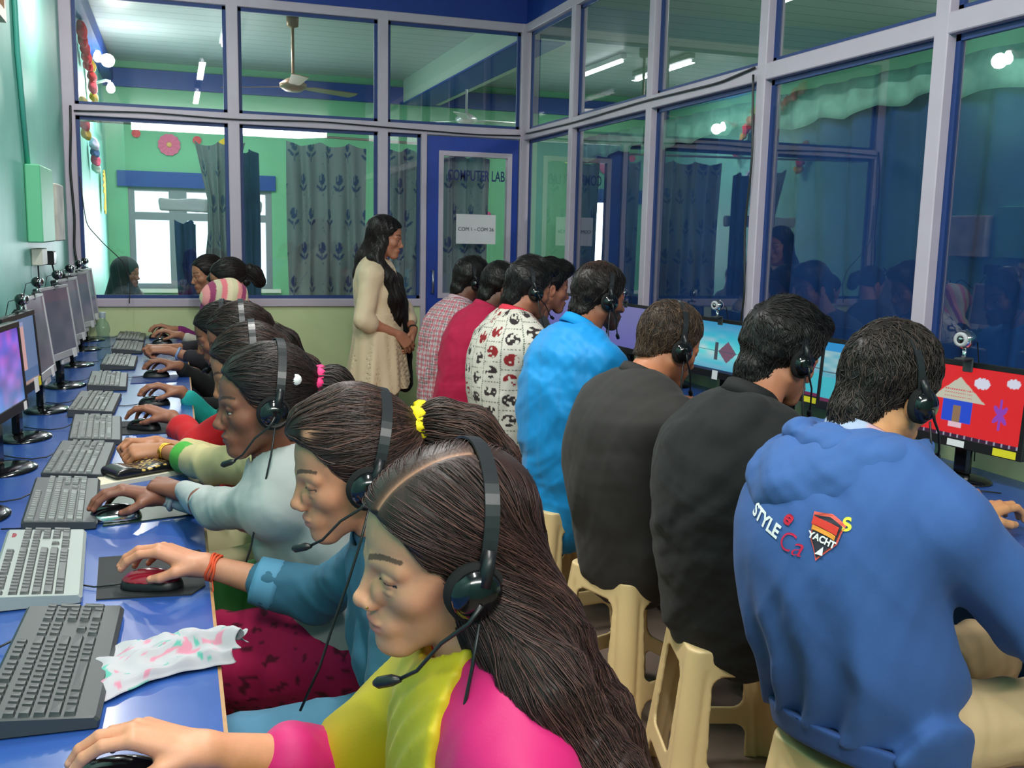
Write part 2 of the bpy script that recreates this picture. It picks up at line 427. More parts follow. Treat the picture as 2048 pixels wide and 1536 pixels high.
def pane(n, a, b, m, axis, gask=True):
    """glazed pane with its thin blue seal; a,b opposite corners in the pane's plane"""
    w = empty('window_%d' % n, (a[0], a[1], a[2])); struct(w); o = V(a)
    g = MB(); b = V(b); t = .022
    if axis == 'y':
        for lo, hi in (((a[0], -.004, a[2]), (a[0]+t, .014, b[2])), ((b[0]-t, -.004, a[2]), (b[0], .014, b[2])), ((a[0], -.004, a[2]), (b[0], .014, a[2]+t)), ((a[0], -.004, b[2]-t), (b[0], .014, b[2]))):
            g.box(V(lo)+V(0, a[1], 0)-o, V(hi)+V(0, a[1], 0)-o)
        gl = MB().box(V(a[0]+.01, a[1]+.002, a[2]+.01)-o, V(b[0]-.01, a[1]+.007, b[2]-.01)-o)
    else:
        for lo, hi in (((-.004, a[1], a[2]), (.014, a[1]+t, b[2])), ((-.004, b[1]-t, a[2]), (.014, b[1], b[2])), ((-.004, a[1], a[2]), (.014, b[1], a[2]+t)), ((-.004, a[1], b[2]-t), (.014, b[1], b[2]))):
            g.box(V(lo)+V(a[0], 0, 0)-o, V(hi)+V(a[0], 0, 0)-o)
        gl = MB().box(V(a[0]+.002, a[1]+.01, a[2]+.01)-o, V(a[0]+.007, b[1]-.01, b[2]-.01)-o)
    g.build('window_seal', M['gasket'], w); gl.build('window_glass', m, w)
n = 2
for (a, b) in ((.075, 1.005), (1.08, 2.01), (2.08, W_-.045)):
    pane(n, (a, D_+.02, 2.205), (b, D_+.02, 2.885), M['glass'], 'y'); n += 1
for (a, b) in ((.075, 1.005), (1.08, 2.01), (2.08, 2.32)):
    pane(n, (a, D_+.02, .975), (b, D_+.02, 2.135), M['glass'], 'y'); n += 1
ys = [6.96]+YM+[.62]
for i in range(len(ys)-1):
    hi, lo = ys[i]-.033, ys[i+1]+.033
    if i == 0: hi = 6.95
    m_ = M['glassd']
    pane(n, (W_+.02, lo, 2.20), (W_+.02, hi, 2.885), m_, 'x'); n += 1
    pane(n, (W_+.02, lo, .965), (W_+.02, hi, 2.13), m_, 'x'); n += 1
# ------------------------------------------------ door
d = empty('door_1', (2.36, D_, 0)); struct(d)
dx0, dx1, dz = .005, W_-.05-2.36, 2.13
mb = MB(); gx0, gx1, gz0, gz1 = .09, dx1-.05, .98, 2.03
mb.box((dx0, -.005, .01), (gx0, .035, dz)).box((gx1, -.005, .01), (dx1, .035, dz)).box((gx0, -.005, .01), (gx1, .035, gz0)).box((gx0, -.005, gz1), (gx1, .035, dz))
mb.build('door_leaf', M['blue'], d)
mb = MB(); t = .035
mb.box((gx0, -.012, gz0), (gx0+t, .04, gz1)).box((gx1-t, -.012, gz0), (gx1, .04, gz1)).box((gx0+t, -.012, gz0), (gx1-t, .04, gz0+t)).box((gx0+t, -.012, gz1-t), (gx1-t, .04, gz1))
mb.build('door_glazing_frame', M['alu'], d)
MB().box((gx0+t, .012, gz0+t), (gx1-t, .017, gz1-t)).build('door_glass', M['glass'], d)
MB().tube([(.045, -.01, 1.18), (.045, -.05, 1.18), (.045, -.05, 1.02), (.045, -.01, 1.02)], .008).build('door_handle', mat('steel', (190, 190, 195), rough=.3, metal=1), d)
def textmesh(s, size, font_scale=(1, 1), extr=.0006, bold=0., shear=0.):
    cu = bpy.data.curves.new('t', 'FONT'); cu.body = s; cu.size = size; cu.extrude = extr; cu.align_x = 'CENTER'; cu.align_y = 'CENTER'; cu.offset = bold; cu.shear = shear
    o = bpy.data.objects.new('t', cu); COL.objects.link(o); bpy.context.view_layer.update()
    dg = bpy.context.evaluated_depsgraph_get(); me = o.evaluated_get(dg).to_mesh()
    v = np.array([tuple(p.co) for p in me.vertices]); f = [tuple(p.vertices) for p in me.polygons]
    o.evaluated_get(dg).to_mesh_clear(); bpy.data.objects.remove(o); bpy.data.curves.remove(cu)
    v[:, 0] *= font_scale[0]; v[:, 1] *= font_scale[1]; return v, f
def textobj(name, s, size, T, col, parent=None, **k):
    v, f = textmesh(s, size, **k); m = col if not isinstance(col, tuple) else mat('ink_'+name, col, rough=.5)
    return mkobj(name, xf(T, v), f, None, m, parent, smooth=False)
TF = frame((2.735-2.36, .008, 1.86), (1, 0, 0), (0, -1, 0))   # text faces -y
v, f = textmesh('COMPUTER LAB', .105, (.62, 1), bold=.0012)
v[:, 0] *= .43/(v[:, 0].max()-v[:, 0].min())
M['ink'] = mat('navy_ink', (24, 44, 110), rough=.5)
mkobj('door_lettering', xf(TF, v), f, None, M['ink'], d, smooth=False)
p = MB().box((2.585, D_-.004, 1.375), (2.885, D_-.002, 1.587)).build('paper_notice', mat('paper', (232, 228, 232), rough=.8))
tag(p, 'white paper notice reading COM 1 - COM 26 taped to the door glass', 'notice')
textobj('notice_text', 'COM 1 - COM 26', .036, frame((2.735, D_-.006, 1.48), (1, 0, 0), (0, -1, 0)), (70, 70, 80), p)
# ---------------------------------------------------------------- desks
def desk(name, x0, x1, y0, y1, edge, label):
    t = empty(name, (0, 0, 0)); z = .73
    box('desktop', (x0, y0, z-.022), (x1, y1, z), M['desk'], t)
    ex = (x1, x1+.006) if edge > 0 else (x0-.006, x0)
    box('edge_strip', (ex[0], y0, z-.03), (ex[1], y1, z-.0005), M['wood'], t)
    px = x1-.10 if edge > 0 else x0+.06
    yy = np.arange(y0+.15, y1, 1.35)
    for y in yy:
        box('leg', (px, y, 0), (px+.04, y+.04, z-.022), M['wood'], t)
        box('side_panel', (min(px, x0+.02) if edge > 0 else px+.04, y+.005, .05), (px if edge > 0 else x1-.02, y+.03, z-.022), M['desk'], t)
    tag(t, label, 'desk'); return t
desk('computer_desk', .004, .70, -.55, 6.97, 1, 'long blue-topped desk with a wooden edge along the teal wall')
desk('computer_desk', 2.44, 3.095, .65, 6.90, -1, 'long blue-topped desk with a wooden edge under the blue-curtained glass partition')
# ---------------------------------------------------------------- stools
M['stool'] = mat('cream_plastic', (238, 206, 152), rough=.38, noise=.04, nscale=6, sss=.0)
def make_stool():
    H, t = .455, .009
    s = SDF()
    def f(x, y, z):
        a = .192-.052*z/H; r = .038
        qx = np.abs(x)-(a-r); qy = np.abs(y)-(a-r)
        d = np.sqrt(np.maximum(qx, 0)**2+np.maximum(qy, 0)**2)+np.minimum(np.maximum(qx, qy), 0)-r
        u = np.minimum(np.abs(x), np.abs(y))
        d = d+.005*np.exp(-((u-(a-.052))/.007)**2)*np.clip((H-.04-z)*30, 0, 1)      # moulded flute
        sh = np.maximum(d, -(d+t))
        bar = -1e3
        cut = 1e3
        w = .098-.02*z/H
        for uu in (x, y):
            q1 = np.abs(uu)-(w-.028); q2 = np.abs(z-.275)-(.115-.028)
            c = np.sqrt(np.maximum(q1, 0)**2+np.maximum(q2, 0)**2)+np.minimum(np.maximum(q1, q2), 0)-.028
            q1 = np.abs(uu)-(w+.012-.035); q2 = np.abs(z+.02)-(.125-.035)
            c2 = np.sqrt(np.maximum(q1, 0)**2+np.maximum(q2, 0)**2)+np.minimum(np.maximum(q1, q2), 0)-.035
            cut = np.minimum(cut, np.minimum(c, c2))
        sh = np.maximum(sh, -cut)
        top = np.maximum(d, np.abs(z-(H-.006))-.006)
        sh = np.minimum(sh, top)
        hole = np.sqrt(x*x+y*y)-.018
        sh = np.maximum(sh, -hole)
        return np.maximum(np.maximum(sh, z-H), -z)
    s.fn(f, (-.2, -.2, 0), (.2, .2, H))
    v, q = s.mesh(.0042, pad=.002); v = relax(v, q, 2, .4)
    c = v[q].mean(1); zz = c[:, 2]
    a = .192-.052*zz/H; ux = np.abs(c[:, 0]); uy = np.abs(c[:, 1])
    seat = zz > .39; corner = (ux > a-.105) & (uy > a-.105)
    root = empty('plastic_stool'); 
    def sub(mask, name):
        qq = q[mask]; u, inv = np.unique(qq, return_inverse=True)
        mkobj(name, v[u], inv.reshape(-1, 4), None, M['stool'], root)
    sub(seat, 'seat')
    for sx in (1, -1):
        for sy in (1, -1): sub(~seat & corner & (c[:, 0]*sx > 0) & (c[:, 1]*sy > 0), 'leg')
    rest = ~seat & ~corner
    for k in range(4):
        m = (rest & (ux > uy) & (c[:, 0] > 0), rest & (ux > uy) & (c[:, 0] < 0), rest & (ux <= uy) & (c[:, 1] > 0), rest & (ux <= uy) & (c[:, 1] < 0))[k]
        sub(m, 'crossbar')
    return root
STOOL = make_stool(); _first = [True]
def stool(x, y, rz, label):
    o = STOOL if _first[0] else copytree(STOOL); _first[0] = False
    o.location = (x, y, 0); o.rotation_euler = (0, 0, rz); tag(o, label, 'stool', 'cream plastic stools'); return o
# ---------------------------------------------------------------- keyboards
M['blackp'] = mat('black_plastic', (26, 27, 30), rough=.38)
M['blackg'] = mat('glossy_black', (14, 14, 17), rough=.12, coat=.4)
M['darkp'] = mat('charcoal_plastic', (62, 66, 68), rough=.42)
M['keyd'] = mat('dark_key', (50, 54, 56), rough=.35)
M['keyg'] = mat('grey_key', (98, 104, 102), rough=.4)
M['silver'] = mat('silver_plastic', (190, 190, 194), rough=.3, metal=.0)
M['greyk'] = mat('grey_case', (158, 165, 162), rough=.45)
M['chrome'] = mat('chrome', (215, 215, 220), rough=.12, metal=1)
M['white'] = mat('white_label', (238, 238, 238), rough=.7)
M['yellow'] = mat('yellow_label', (235, 222, 40), rough=.6)
KU = .0192
def key_layout():
    ks = []; R = [([1.]*1+[.5]+[1]*4+[.33]+[1]*4+[.33]+[1]*4, {1, 6, 11})]
    rows = [[1, -.6, 1, 1, 1, 1, -.4, 1, 1, 1, 1, -.4, 1, 1, 1, 1], [1]*13+[2], [1.5]+[1]*12+[1.5], [1.75]+[1]*11+[2.25], [2.25]+[1]*10+[2.75], [1.5, 1, 1.25, 5.7, 1.25, 1, 1, 2.0]]
    for r, row in enumerate(rows):
        x = 0
        for w in row:
            if w < 0: x -= w; continue
            ks.append((x+w/2, r+(.25 if r else 0), w, 1)); x += w
    for r in (1, 2):
        for k in range(3): ks.append((15.5+k+.25, r+.25, 1, 1))
    ks.append((16.75, 4.25, 1, 1))
    for k in range(3): ks.append((15.75+k, 5.25, 1, 1))
    for r in (1, 2, 3):
        for k in range(3): ks.append((19.25+k, r+.25, 1, 1))
    for k in range(3): ks.append((19.25+k, 4.25, 1, 1))
    ks += [(19.75, 5.25, 2, 1), (21.25, 5.25, 1, 1), (22.25, 1.25, 1, 1), (22.25, 2.75, 1, 2), (22.25, 4.75, 1, 2)]
    return ks
KEYS = key_layout()
_km = {}
def key_mesh(w, h, m):
    k = (w, h, m)
    if k not in _km:
        a, b = h*KU/2-.0012, w*KU/2-.0012; z = .0075; i = .0028
        v = [(-a, -b, 0), (a, -b, 0), (a, b, 0), (-a, b, 0), (-a+i*.6, -b+i, z), (a-i, -b+i, z*.86), (a-i, b-i, z*.86), (-a+i*.6, b-i, z), (0, 0, z*.86)]
        f = [(0, 1, 5, 4), (1, 2, 6, 5), (2, 3, 7, 6), (3, 0, 4, 7), (4, 5, 8), (5, 6, 8), (6, 7, 8), (7, 4, 8)]
        me = mkmesh('key', np.array(v), f, None, False); me.materials.append(M[m]); _km[k] = me
    return _km[k]
def make_keyboard(case, keym, single, style=0):
    root = empty('keyboard'); hx, hy = .078, .2225
    T = frame((0, 0, .012), (1, 0, -.085), (0, 0, 1))
    poly = [(-hx, -.011), (hx+.004, -.011), (hx+.006, .0), (hx, .007), (-hx+.004, .021), (-hx-.002, .016)]
    mb = MB(); bev = .006
    P = []
    for s_, ins in ((-hy, bev), (-hy+bev, 0), (hy-bev, 0), (hy, bev)):
        P.append([(px*(1-ins*6), s_, pz*(1-ins*20)) for px, pz in poly+[poly[0]]])
    mb.grid(np.array(P)); mb.raw([(p[0]*(1-bev*6), -hy, p[1]*(1-bev*20)) for p in poly], [tuple(range(6))], None, False); mb.raw([(p[0]*(1-bev*6), hy, p[1]*(1-bev*20)) for p in poly], [tuple(range(6))[::-1]], None, False)
    o = mb.build('case', M[case], root, ); o.data.polygons.foreach_set('use_smooth', [False]*len(o.data.polygons))
    o.location = (0, 0, .0125)
    zt = lambda x: .0125+.021-(x+hx)/(2*hx)*.014-.0015
    x0 = -hx+.018; y0 = -22.75*KU/2
    if single:
        for (kx, ky, w, h) in KEYS:
            k = bpy.data.objects.new('key', key_mesh(w, h, keym)); COL.objects.link(k); k.parent = root
            x = x0+ky*KU*1.03; k.location = (x, y0+kx*KU, zt(x)); k.rotation_euler = (0, .09, 0)
    else:
        mb = MB()
        for (kx, ky, w, h) in KEYS:
            me = key_mesh(w, h, keym); x = x0+ky*KU*1.03
            v = np.array([tuple(p.co) for p in me.vertices])+V(x, y0+kx*KU, zt(x)); mb.raw(v, [tuple(p.vertices) for p in me.polygons], None, False)
        mb.build('keys', M[keym], root)
    if style == 1:   # pale frame keyboard with an oval badge
        MB().lathe([(0, .0), (.012, .0), (.012, .001), (0, .001)], (-hx+.014, hy-.05, zt(-hx+.014)+.001), sx=.6, sy=1.4).build('badge', mat('maroon_badge', (150, 60, 70)), root)
    cb = MB(); cb.tube([(-hx, .1, .02), (-hx-.03, .1, .006), (-hx-.07, .09, .004), (-hx-.12, .12, .004), (-hx-.16, .16, .004)], .002, 6); cb.build('cable', M['blackp'], root)
    return root
def place(o, x, y, z, rz, label, cat, group=None):
    o.location = (x, y, z); o.rotation_euler = (0, 0, rz); return tag(o, label, cat, group)
ZD = .7302
place(make_keyboard('darkp', 'keyd', True), .455, 1.665, ZD, -.03, 'black keyboard in front, beside the crumpled handkerchief', 'keyboard')
place(make_keyboard('greyk', 'keyd', True, 1), .37, 2.18, ZD, .06, 'pale grey keyboard with dark keys and an oval badge', 'keyboard')
place(make_keyboard('darkp', 'keyg', True), .365, 2.68, ZD, .05, 'dark keyboard between the pale grey keyboard and the black patterned pouch', 'keyboard')
kb = make_keyboard('darkp', 'keyg', False)
place(kb, .365, 3.17, ZD, -.02, 'dark keyboard beside the hands with gold bangles', 'keyboard', 'keyboards on the left desk')
kl = ['worn keyboard beside the mouse of the person in red sleeves', 'worn keyboard crossed by a thin black cable, in front of the teal cuff', 'keyboard with a shiny black front edge beside the striped headscarf wearer', 'keyboard with shiny keys beside the plastic water bottle',
      'keyboard partly behind the clasped hands at the far end', 'farthest keyboard, at the end of the desk by the pale green wall']
for (x, y, r), l in zip(((.375, 3.65, .05), (.335, 4.2, -.02), (.345, 4.82, .03), (.36, 5.5, 0), (.375, 6.17, 0), (.37, 6.73, 0)), kl):
    place(copytree(kb), x, y, ZD, r, l, 'keyboard', 'keyboards on the left desk')
rk = ['black keyboard beside the watch hand of the man in the blue hoodie', 'black keyboard in front of the man in the black jacket', 'black keyboard in front of the man in the grey blazer', 'black keyboard in front of the man in the bright blue shirt', 'black keyboard in front of the man in the patterned shirt']
kbr = make_keyboard('blackp', 'keyd', False)
for i, (y, l) in enumerate(zip((2.33, 2.80, 3.35, 4.1, 4.72), rk)):
    place(kbr if i == 0 else copytree(kbr), 2.66, y, ZD, PI+.05*(-1)**i, l, 'keyboard', 'keyboards on the right desk')
# ---------------------------------------------------------------- mice
def make_mouse(bodym, topm):
    root = empty('computer_mouse')
    def shape(cut=None, dz=0):
        s = SDF(); s.ell((0, 0, .004), (.056, .031, .032)); s.plane((0, 0, .001), (0, 0, -1)); s.cone((.03, 0, -.004), (-.03, 0, -.004), .027, .027, .02)
        s.plane((0, 0, .0), (0, 0, -1)); return s
    v, q = shape().mesh(.0022); v = relax(v, q, 1)
    mkobj('body', v, q, None, M[bodym], root)
    s = shape(); s.post.append(lambda x, y, z: -.0012); s.plane((0, 0, .017), (0, 0, -1)); v, q = s.mesh(.0022)
    mkobj('top_shell', v, q, None, M[topm], root)
    MB().lathe([(0, -.003), (.009, -.003), (.009, .003), (0, .003)], n=14, T=frame((.03, 0, .026), (1, 0, 0), (0, 1, 0))).build('scroll_wheel', M['darkp'], root)
    MB().tube([(.052, 0, .008), (.075, 0, .003), (.11, .01, .0025), (.15, -.005, .0025), (.2, .02, .0025), (.25, .01, .0025)], .0018, 6).build('cable', M['blackp'], root)
    return root
M['redp'] = mat('red_gloss_plastic', (150, 22, 45), rough=.2, coat=.5)
MOUSE_B = make_mouse('blackp', 'blackg'); MOUSE_R = make_mouse('blackp', 'redp'); MOUSE_S = make_mouse('chrome', 'blackg')
# ---------------------------------------------------------------- monitors
def screen_mat(name, s):
    m = mat(name, attr=True, rough=.25, emit='attr', estr=s); m.node_tree.nodes['Principled BSDF'].inputs['Coat Weight'].default_value = .0
    nt = m.node_tree; b = nt.nodes['Principled BSDF']
    for l in list(nt.links):
        if l.to_socket == b.inputs['Base Color']: nt.links.remove(l)
    b.inputs['Base Color'].default_value = (.01, .01, .012, 1); return m
M['screen'] = screen_mat('lit_screen', .85); M['screen2'] = screen_mat('dim_screen', .35)
def mk_screen(root, w, h, zc, x, fn, m, nu=150, nv=96):
    """screen faces +x; u runs left to right for the viewer (viewer at +x looks towards -x: right is +y)"""
    u = np.linspace(0, 1, nu); v = np.linspace(0, 1, nv); U, W = np.meshgrid(u, v, indexing='ij')
    P = np.stack([np.full_like(U, x), (U-.5)*w, zc+(W-.5)*h], -1)
    c = fn(U, W).reshape(-1, 3)
    mb = MB(); mb.grid(P, lin(c)); return mb.build('screen', m, root)
def paint(U, W, bg):
    c = np.zeros(U.shape+(3,)); c[:] = bg; return c
def scr_house(U, W):
    A = 1.72; x = U*A; y = W; c = paint(U, W, (232, 40, 44))
    def put(m, col): c[m] = col
    def cloud(cx, cy, s):
        m = np.zeros(U.shape, bool)
        for k in range(9):
            an = k*2*PI/9; m |= ((x-cx-s*1.0*math.cos(an))**2+(y-cy-s*.62*math.sin(an))**2) < (s*.36)**2
        m |= ((x-cx)/s)**2+((y-cy)/(s*.7))**2 < 1; put(m, (225, 228, 245))
    def star(cx, cy, s):
        an = np.arctan2(y-cy, (x-cx)*2.); r = np.hypot((x-cx)*2., y-cy); put(r < s*(.70+.30*np.cos(6*an+PI)), (150, 70, 190))
    cloud(.22, .80, .085); cloud(1.12, .80, .085); cloud(1.55, .86, .07)
    for sx, sy in ((.28, .42), (1.42, .42)): star(sx, sy, .22)
    put((np.abs(x-.80) < .22) & (y > .22) & (y < .56), (40, 80, 215))
    put((np.abs(x-.80) < .055) & (y > .22) & (y < .45), (150, 120, 90)); put((np.abs(x-.80) < .1) & (y > .14) & (y < .22), (240, 200, 215))
    t = (y-.52)/.33; put((t > 0) & (t < 1) & (np.abs(x-.80) < .40*(1-t)), (205, 205, 185))
    for yy in (.57, .62, .67): put((np.abs(y-yy) < .008) & (np.abs(x-.80) < .2) & (np.sin(x*190) > -.4), (220, 90, 90))
    put(y < .05, (60, 30, 60)); put((y < .05) & (np.sin(x*60) > .8), (160, 160, 180)); return c
def scr_sky(U, W):
    c = paint(U, W, (0, 0, 0)); n = vnoise(np.stack([U.ravel()*1.2, W.ravel()*2.2, U.ravel()*0], 1), 5, 3).reshape(U.shape)
    t = np.abs(W-.42)*1.7; sky = np.stack([60+150*(1-t)*n, 150+80*(1-t), 200+30*(1-t)], -1); c[:] = np.clip(sky, 0, 245)
    lh = (np.abs(U-.42) < .03) & (np.abs(W-.42) < .18); c[lh] = (70, 80, 90)
    rk_ = (np.abs(U-.62)/.16+np.abs(W-.42)/.22 < 1); c[rk_] = (120, 90, 110); c[np.abs(W-.42) < .008] = (60, 90, 110); c[W < .045] = (40, 60, 90); return c
def scr_sea(U, W):
    n = vnoise(np.stack([U.ravel(), W.ravel()*3, U.ravel()*0], 1), 6, 5).reshape(U.shape)
    c = np.stack([90+110*n*(W > .3), 175+40*n, 200+15*n], -1); c[np.abs(W-.5) < .008] = (90, 110, 120); c[W < .06] = (110, 40, 80); c[W > .86] = (45, 150, 215)
    c[(W < .42) & (W > .06)] = (70, 190, 205); return c
def scr_purple(U, W):
    n = vnoise(np.stack([U.ravel()*2, W.ravel()*2, U.ravel()*0], 1), 3, 8).reshape(U.shape); m = vnoise(np.stack([U.ravel()*2, W.ravel()*2, U.ravel()*0+3], 1), 4, 9).reshape(U.shape)
    return np.clip(np.stack([80+80*m+40*n, 70+70*(1-W)+30*n, 190+60*n], -1), 0, 255)
def scr_window(U, W):
    c = paint(U, W, (105, 130, 170)); c[(U > .08) & (U < .62) & (W > .22) & (W < .94)] = (215, 170, 170); c[(U > .08) & (U < .62) & (W > .88) & (W < .94)] = (150, 160, 200)
    c[(W > .05) & (W < .22)] = (85, 115, 160); c[W < .05] = (180, 150, 140); return c
def scr_blue(U, W): return np.stack([100+20*W, 100+20*W, 175+0*W], -1)
def scr_grey(U, W):
    n = vnoise(np.stack([U.ravel(), W.ravel(), U.ravel()*0], 1), 4, 2).reshape(U.shape); return np.stack([110+30*n+20*(W > .8), 118+22*n, 140+20*n], -1)
def make_monitor(w, h, z0, case, fn, bz=.018, chin=.03, silver=False, labels=(), scr='screen', tilt=.06):
    root = empty('monitor'); T = frame((0, 0, 0), (math.cos(tilt), 0, math.sin(tilt)), (0, 0, 1))
    zc = z0+h/2
    b = MB(); b.box((-.028, -w/2, z0), (0, w/2, z0+h), bev=.005, T=T).box((-.06, -w*.36, z0+.04), (-.026, w*.36, z0+h-.04), bev=.012, T=T)
    b.build('housing', M[case if not silver else 'blackp'], root)
    fr_ = MB()
    for lo, hi in (((0, -w/2, z0+h-bz), (.006, w/2, z0+h)), ((0, -w/2, z0), (.006, w/2, z0+chin)), ((0, -w/2, z0+chin), (.006, -w/2+bz, z0+h-bz)), ((0, w/2-bz, z0+chin), (.006, w/2, z0+h-bz))):
        fr_.box(lo, hi, bev=.0015, T=T)
    bezel_ = fr_.build('bezel', M['silver' if silver else case], root)
    s = mk_screen(root, w-2*bz, h-bz-chin, z0+chin+(h-bz-chin)/2, .0025, fn, M[scr]); s.data.transform(Matrix(T.tolist()))
    st = MB(); st.box((-.055, -.028, .012), (-.03, .028, z0+.12), bev=.008); st.build('neck', M['blackg'], root)
    MB().lathe([(0, .016), (.03, .016), (.08, .011), (.098, .005), (.1, 0), (0, 0)], (-.02, 0, 0), n=40, sx=.85, sy=1.1).build('base', M['blackg'], root)
    if silver: MB().box((-.012, -.05, z0-.028), (.004, .05, z0+.002), bev=.006, T=T).build('control_lip', M['silver'], root)
    for (y, z, a, c_, m) in labels:
        MB().box((.0062, y-a/2, z0+z-c_/2), (.0072, y+a/2, z0+z+c_/2), T=T).build('sticker', M[m], bezel_)
    return root
def mon(o, x, y, rz, label, group): return place(o, x, y, ZD, rz, label, 'monitor', group)
GL, GR = 'monitors on the left desk', 'monitors on the right desk'
B1 = dict(w=.415, h=.27, z0=.15, case='blackp')
mon(make_monitor(fn=scr_purple, labels=((.0, .014, .04, .02, 'white'),), **B1), .185, 2.64, -.05, 'black monitor nearest on the left desk, only its stand base in view', GL)
mon(make_monitor(fn=scr_purple, labels=((.17, .012, .03, .025, 'white'),), **B1), .185, 3.15, -.12, 'black monitor with a glowing purple and blue screen', GL)
mon(make_monitor(fn=scr_window, labels=((.12, .014, .055, .05, 'white'), (.17, .02, .03, .03, 'yellow')), **B1), .175, 3.62, -.1, 'black monitor showing a pinkish window, with white and yellow stickers', GL)
S1 = dict(w=.37, h=.32, z0=.13, case='blackp', silver=True, bz=.014, scr='screen2', tilt=.12)
mon(make_monitor(fn=scr_grey, labels=((.1, .01, .05, .04, 'white'),), **S1), .185, 4.16, -.05, 'silver-framed monitor seen nearly edge-on behind the sticker monitor', GL)
sm = make_monitor(fn=scr_grey, labels=((.12, .01, .055, .04, 'white'),), **S1)
mon(sm, .19, 4.78, -.2, 'silver-framed monitor with a white label, third from the back wall corner', GL)
for (x, y, r, l) in ((.175, 5.5, -.16, 'silver-framed monitor behind the one with the bottle in front'), (.16, 6.2, -.22, 'silver-framed monitor with a bluish screen near the far end'), (.15, 6.72, -.2, 'last silver-framed monitor, against the glass partition')):
    mon(copytree(sm), x, y, r, l, GL)
R1 = dict(w=.44, h=.265, z0=.10, case='blackp', bz=.016, chin=.03)
yl = ((-.17, .014, .075, .022, 'yellow'),)
mon(make_monitor(fn=scr_house, labels=((-.0, .014, .06, .02, 'white'), (.165, .014, .075, .022, 'yellow')), **R1), 2.90, 2.37, PI+.16, 'black monitor with a cartoon house drawn on a red background', GR)
mon(make_monitor(fn=scr_sea, labels=((.165, .014, .075, .022, 'yellow'),), **R1), 2.93, 2.87, PI+.10, 'black monitor with a turquoise sea wallpaper', GR)
mon(make_monitor(fn=scr_sea, labels=((.165, .014, .075, .022, 'yellow'),), **R1), 2.93, 3.34, PI+.08, 'black monitor mostly hidden behind the face of the man in the black jacket', GR)
mon(make_monitor(fn=scr_sky, labels=((.165, .014, .075, .022, 'yellow'), (-.02, .014, .04, .04, 'white')), **R1), 2.93, 3.84, PI+.10, 'black monitor with a lighthouse and sky wallpaper', GR)
rm = make_monitor(fn=scr_blue, labels=((.165, .014, .075, .022, 'yellow'),), **R1)
mon(rm, 2.93, 4.82, PI+.08, 'black monitor with a plain violet screen in front of the bearded man', GR)
for (y, l) in ((4.3, 'black monitor hidden behind the head of the man in the grey blazer'), (5.3, 'black monitor beyond the man in the patterned shirt'), (5.8, 'black monitor at the far end of the right desk')):
    mon(copytree(rm), 2.93, y, PI+.05, l, GR)
# ---------------------------------------------------------------- webcams
def make_webcam(bodym, lensring):
    root = empty('webcam'); z = .05
    MB().box((-.018, -.013, 0), (.022, .013, .006), bev=.002).box((-.022, -.013, -.03), (-.016, .013, .005), bev=.002).build('clip', M['darkp'], root)
    MB().tube([(0, 0, .004), (0, 0, .014), (0, 0, .03)], [.008, .005, .006], 10).build('stem', M['chrome'], root)
    b = MB().lathe([(.001, -.024), (.013, -.021), (.021, -.012), (.024, 0), (.021, .012), (.013, .021), (.001, .024)], n=24, T=frame((0, 0, z), (0, 1, 0), (1, 0, 0))); hd_ = b.build('head', M[bodym], root)
    MB().lathe([(.017, .014), (.018, .022), (.012, .024), (.009, .022)], n=24, T=frame((0, 0, z), (0, 1, 0), (1, 0, 0))).build('lens_ring', M[lensring], hd_)
    MB().lathe([(0, .0235), (.009, .0225), (.0091, .018)], n=20, T=frame((0, 0, z), (0, 1, 0), (1, 0, 0))).build('lens', M['blackg'], hd_)
    MB().tube([(-.02, 0, z), (-.05, .0, z-.01), (-.065, 0, z-.07), (-.06, .01, z-.2), (-.05, .02, z-.3)], .0017, 6).build('cable', M['blackp'], root)
    return root
WB = make_webcam('blackg', 'chrome'); WS = make_webcam('chrome', 'silver')
first = {'b': 1, 's': 1}
def webcam(kind, x, y, z, rz, label, s=1.):
    src = WB if kind == 'b' else WS
    o = src if first[kind] else copytree(src); first[kind] = 0; o.location = (x, y, z); o.rotation_euler = (0, 0, rz); o.scale = (s,)*3
    tag(o, label, 'webcam', 'webcams on the monitors')
for (x, y, z, l) in ((.165, 3.62, 1.155, 'black webcam on the monitor with the pinkish window'), (.15, 4.16, 1.185, 'black ball webcam on the edge-on silver monitor'), (.155, 4.78, 1.185, 'black ball webcam with a looping cable above the labelled silver monitor'), (.14, 5.5, 1.185, 'black webcam on the silver monitor behind the looping-cable one'),
                     (.125, 6.2, 1.185, 'black webcam near the partition, second from the end'), (.115, 6.72, 1.185, 'black webcam farthest along the left desk')):
    webcam('b', x, y, z, -.3, l, .85)
webcam('s', 2.885, 2.35, 1.103, PI+.25, 'silver ball webcam on top of the red house monitor', 1.25)
webcam('s', 2.915, 3.84, 1.103, PI+.3, 'silver ball webcam on top of the lighthouse monitor', 1.1)
webcam('s', 2.915, 4.82, 1.103, PI+.3, 'silver ball webcam above the bearded man\'s violet screen', 1.0)
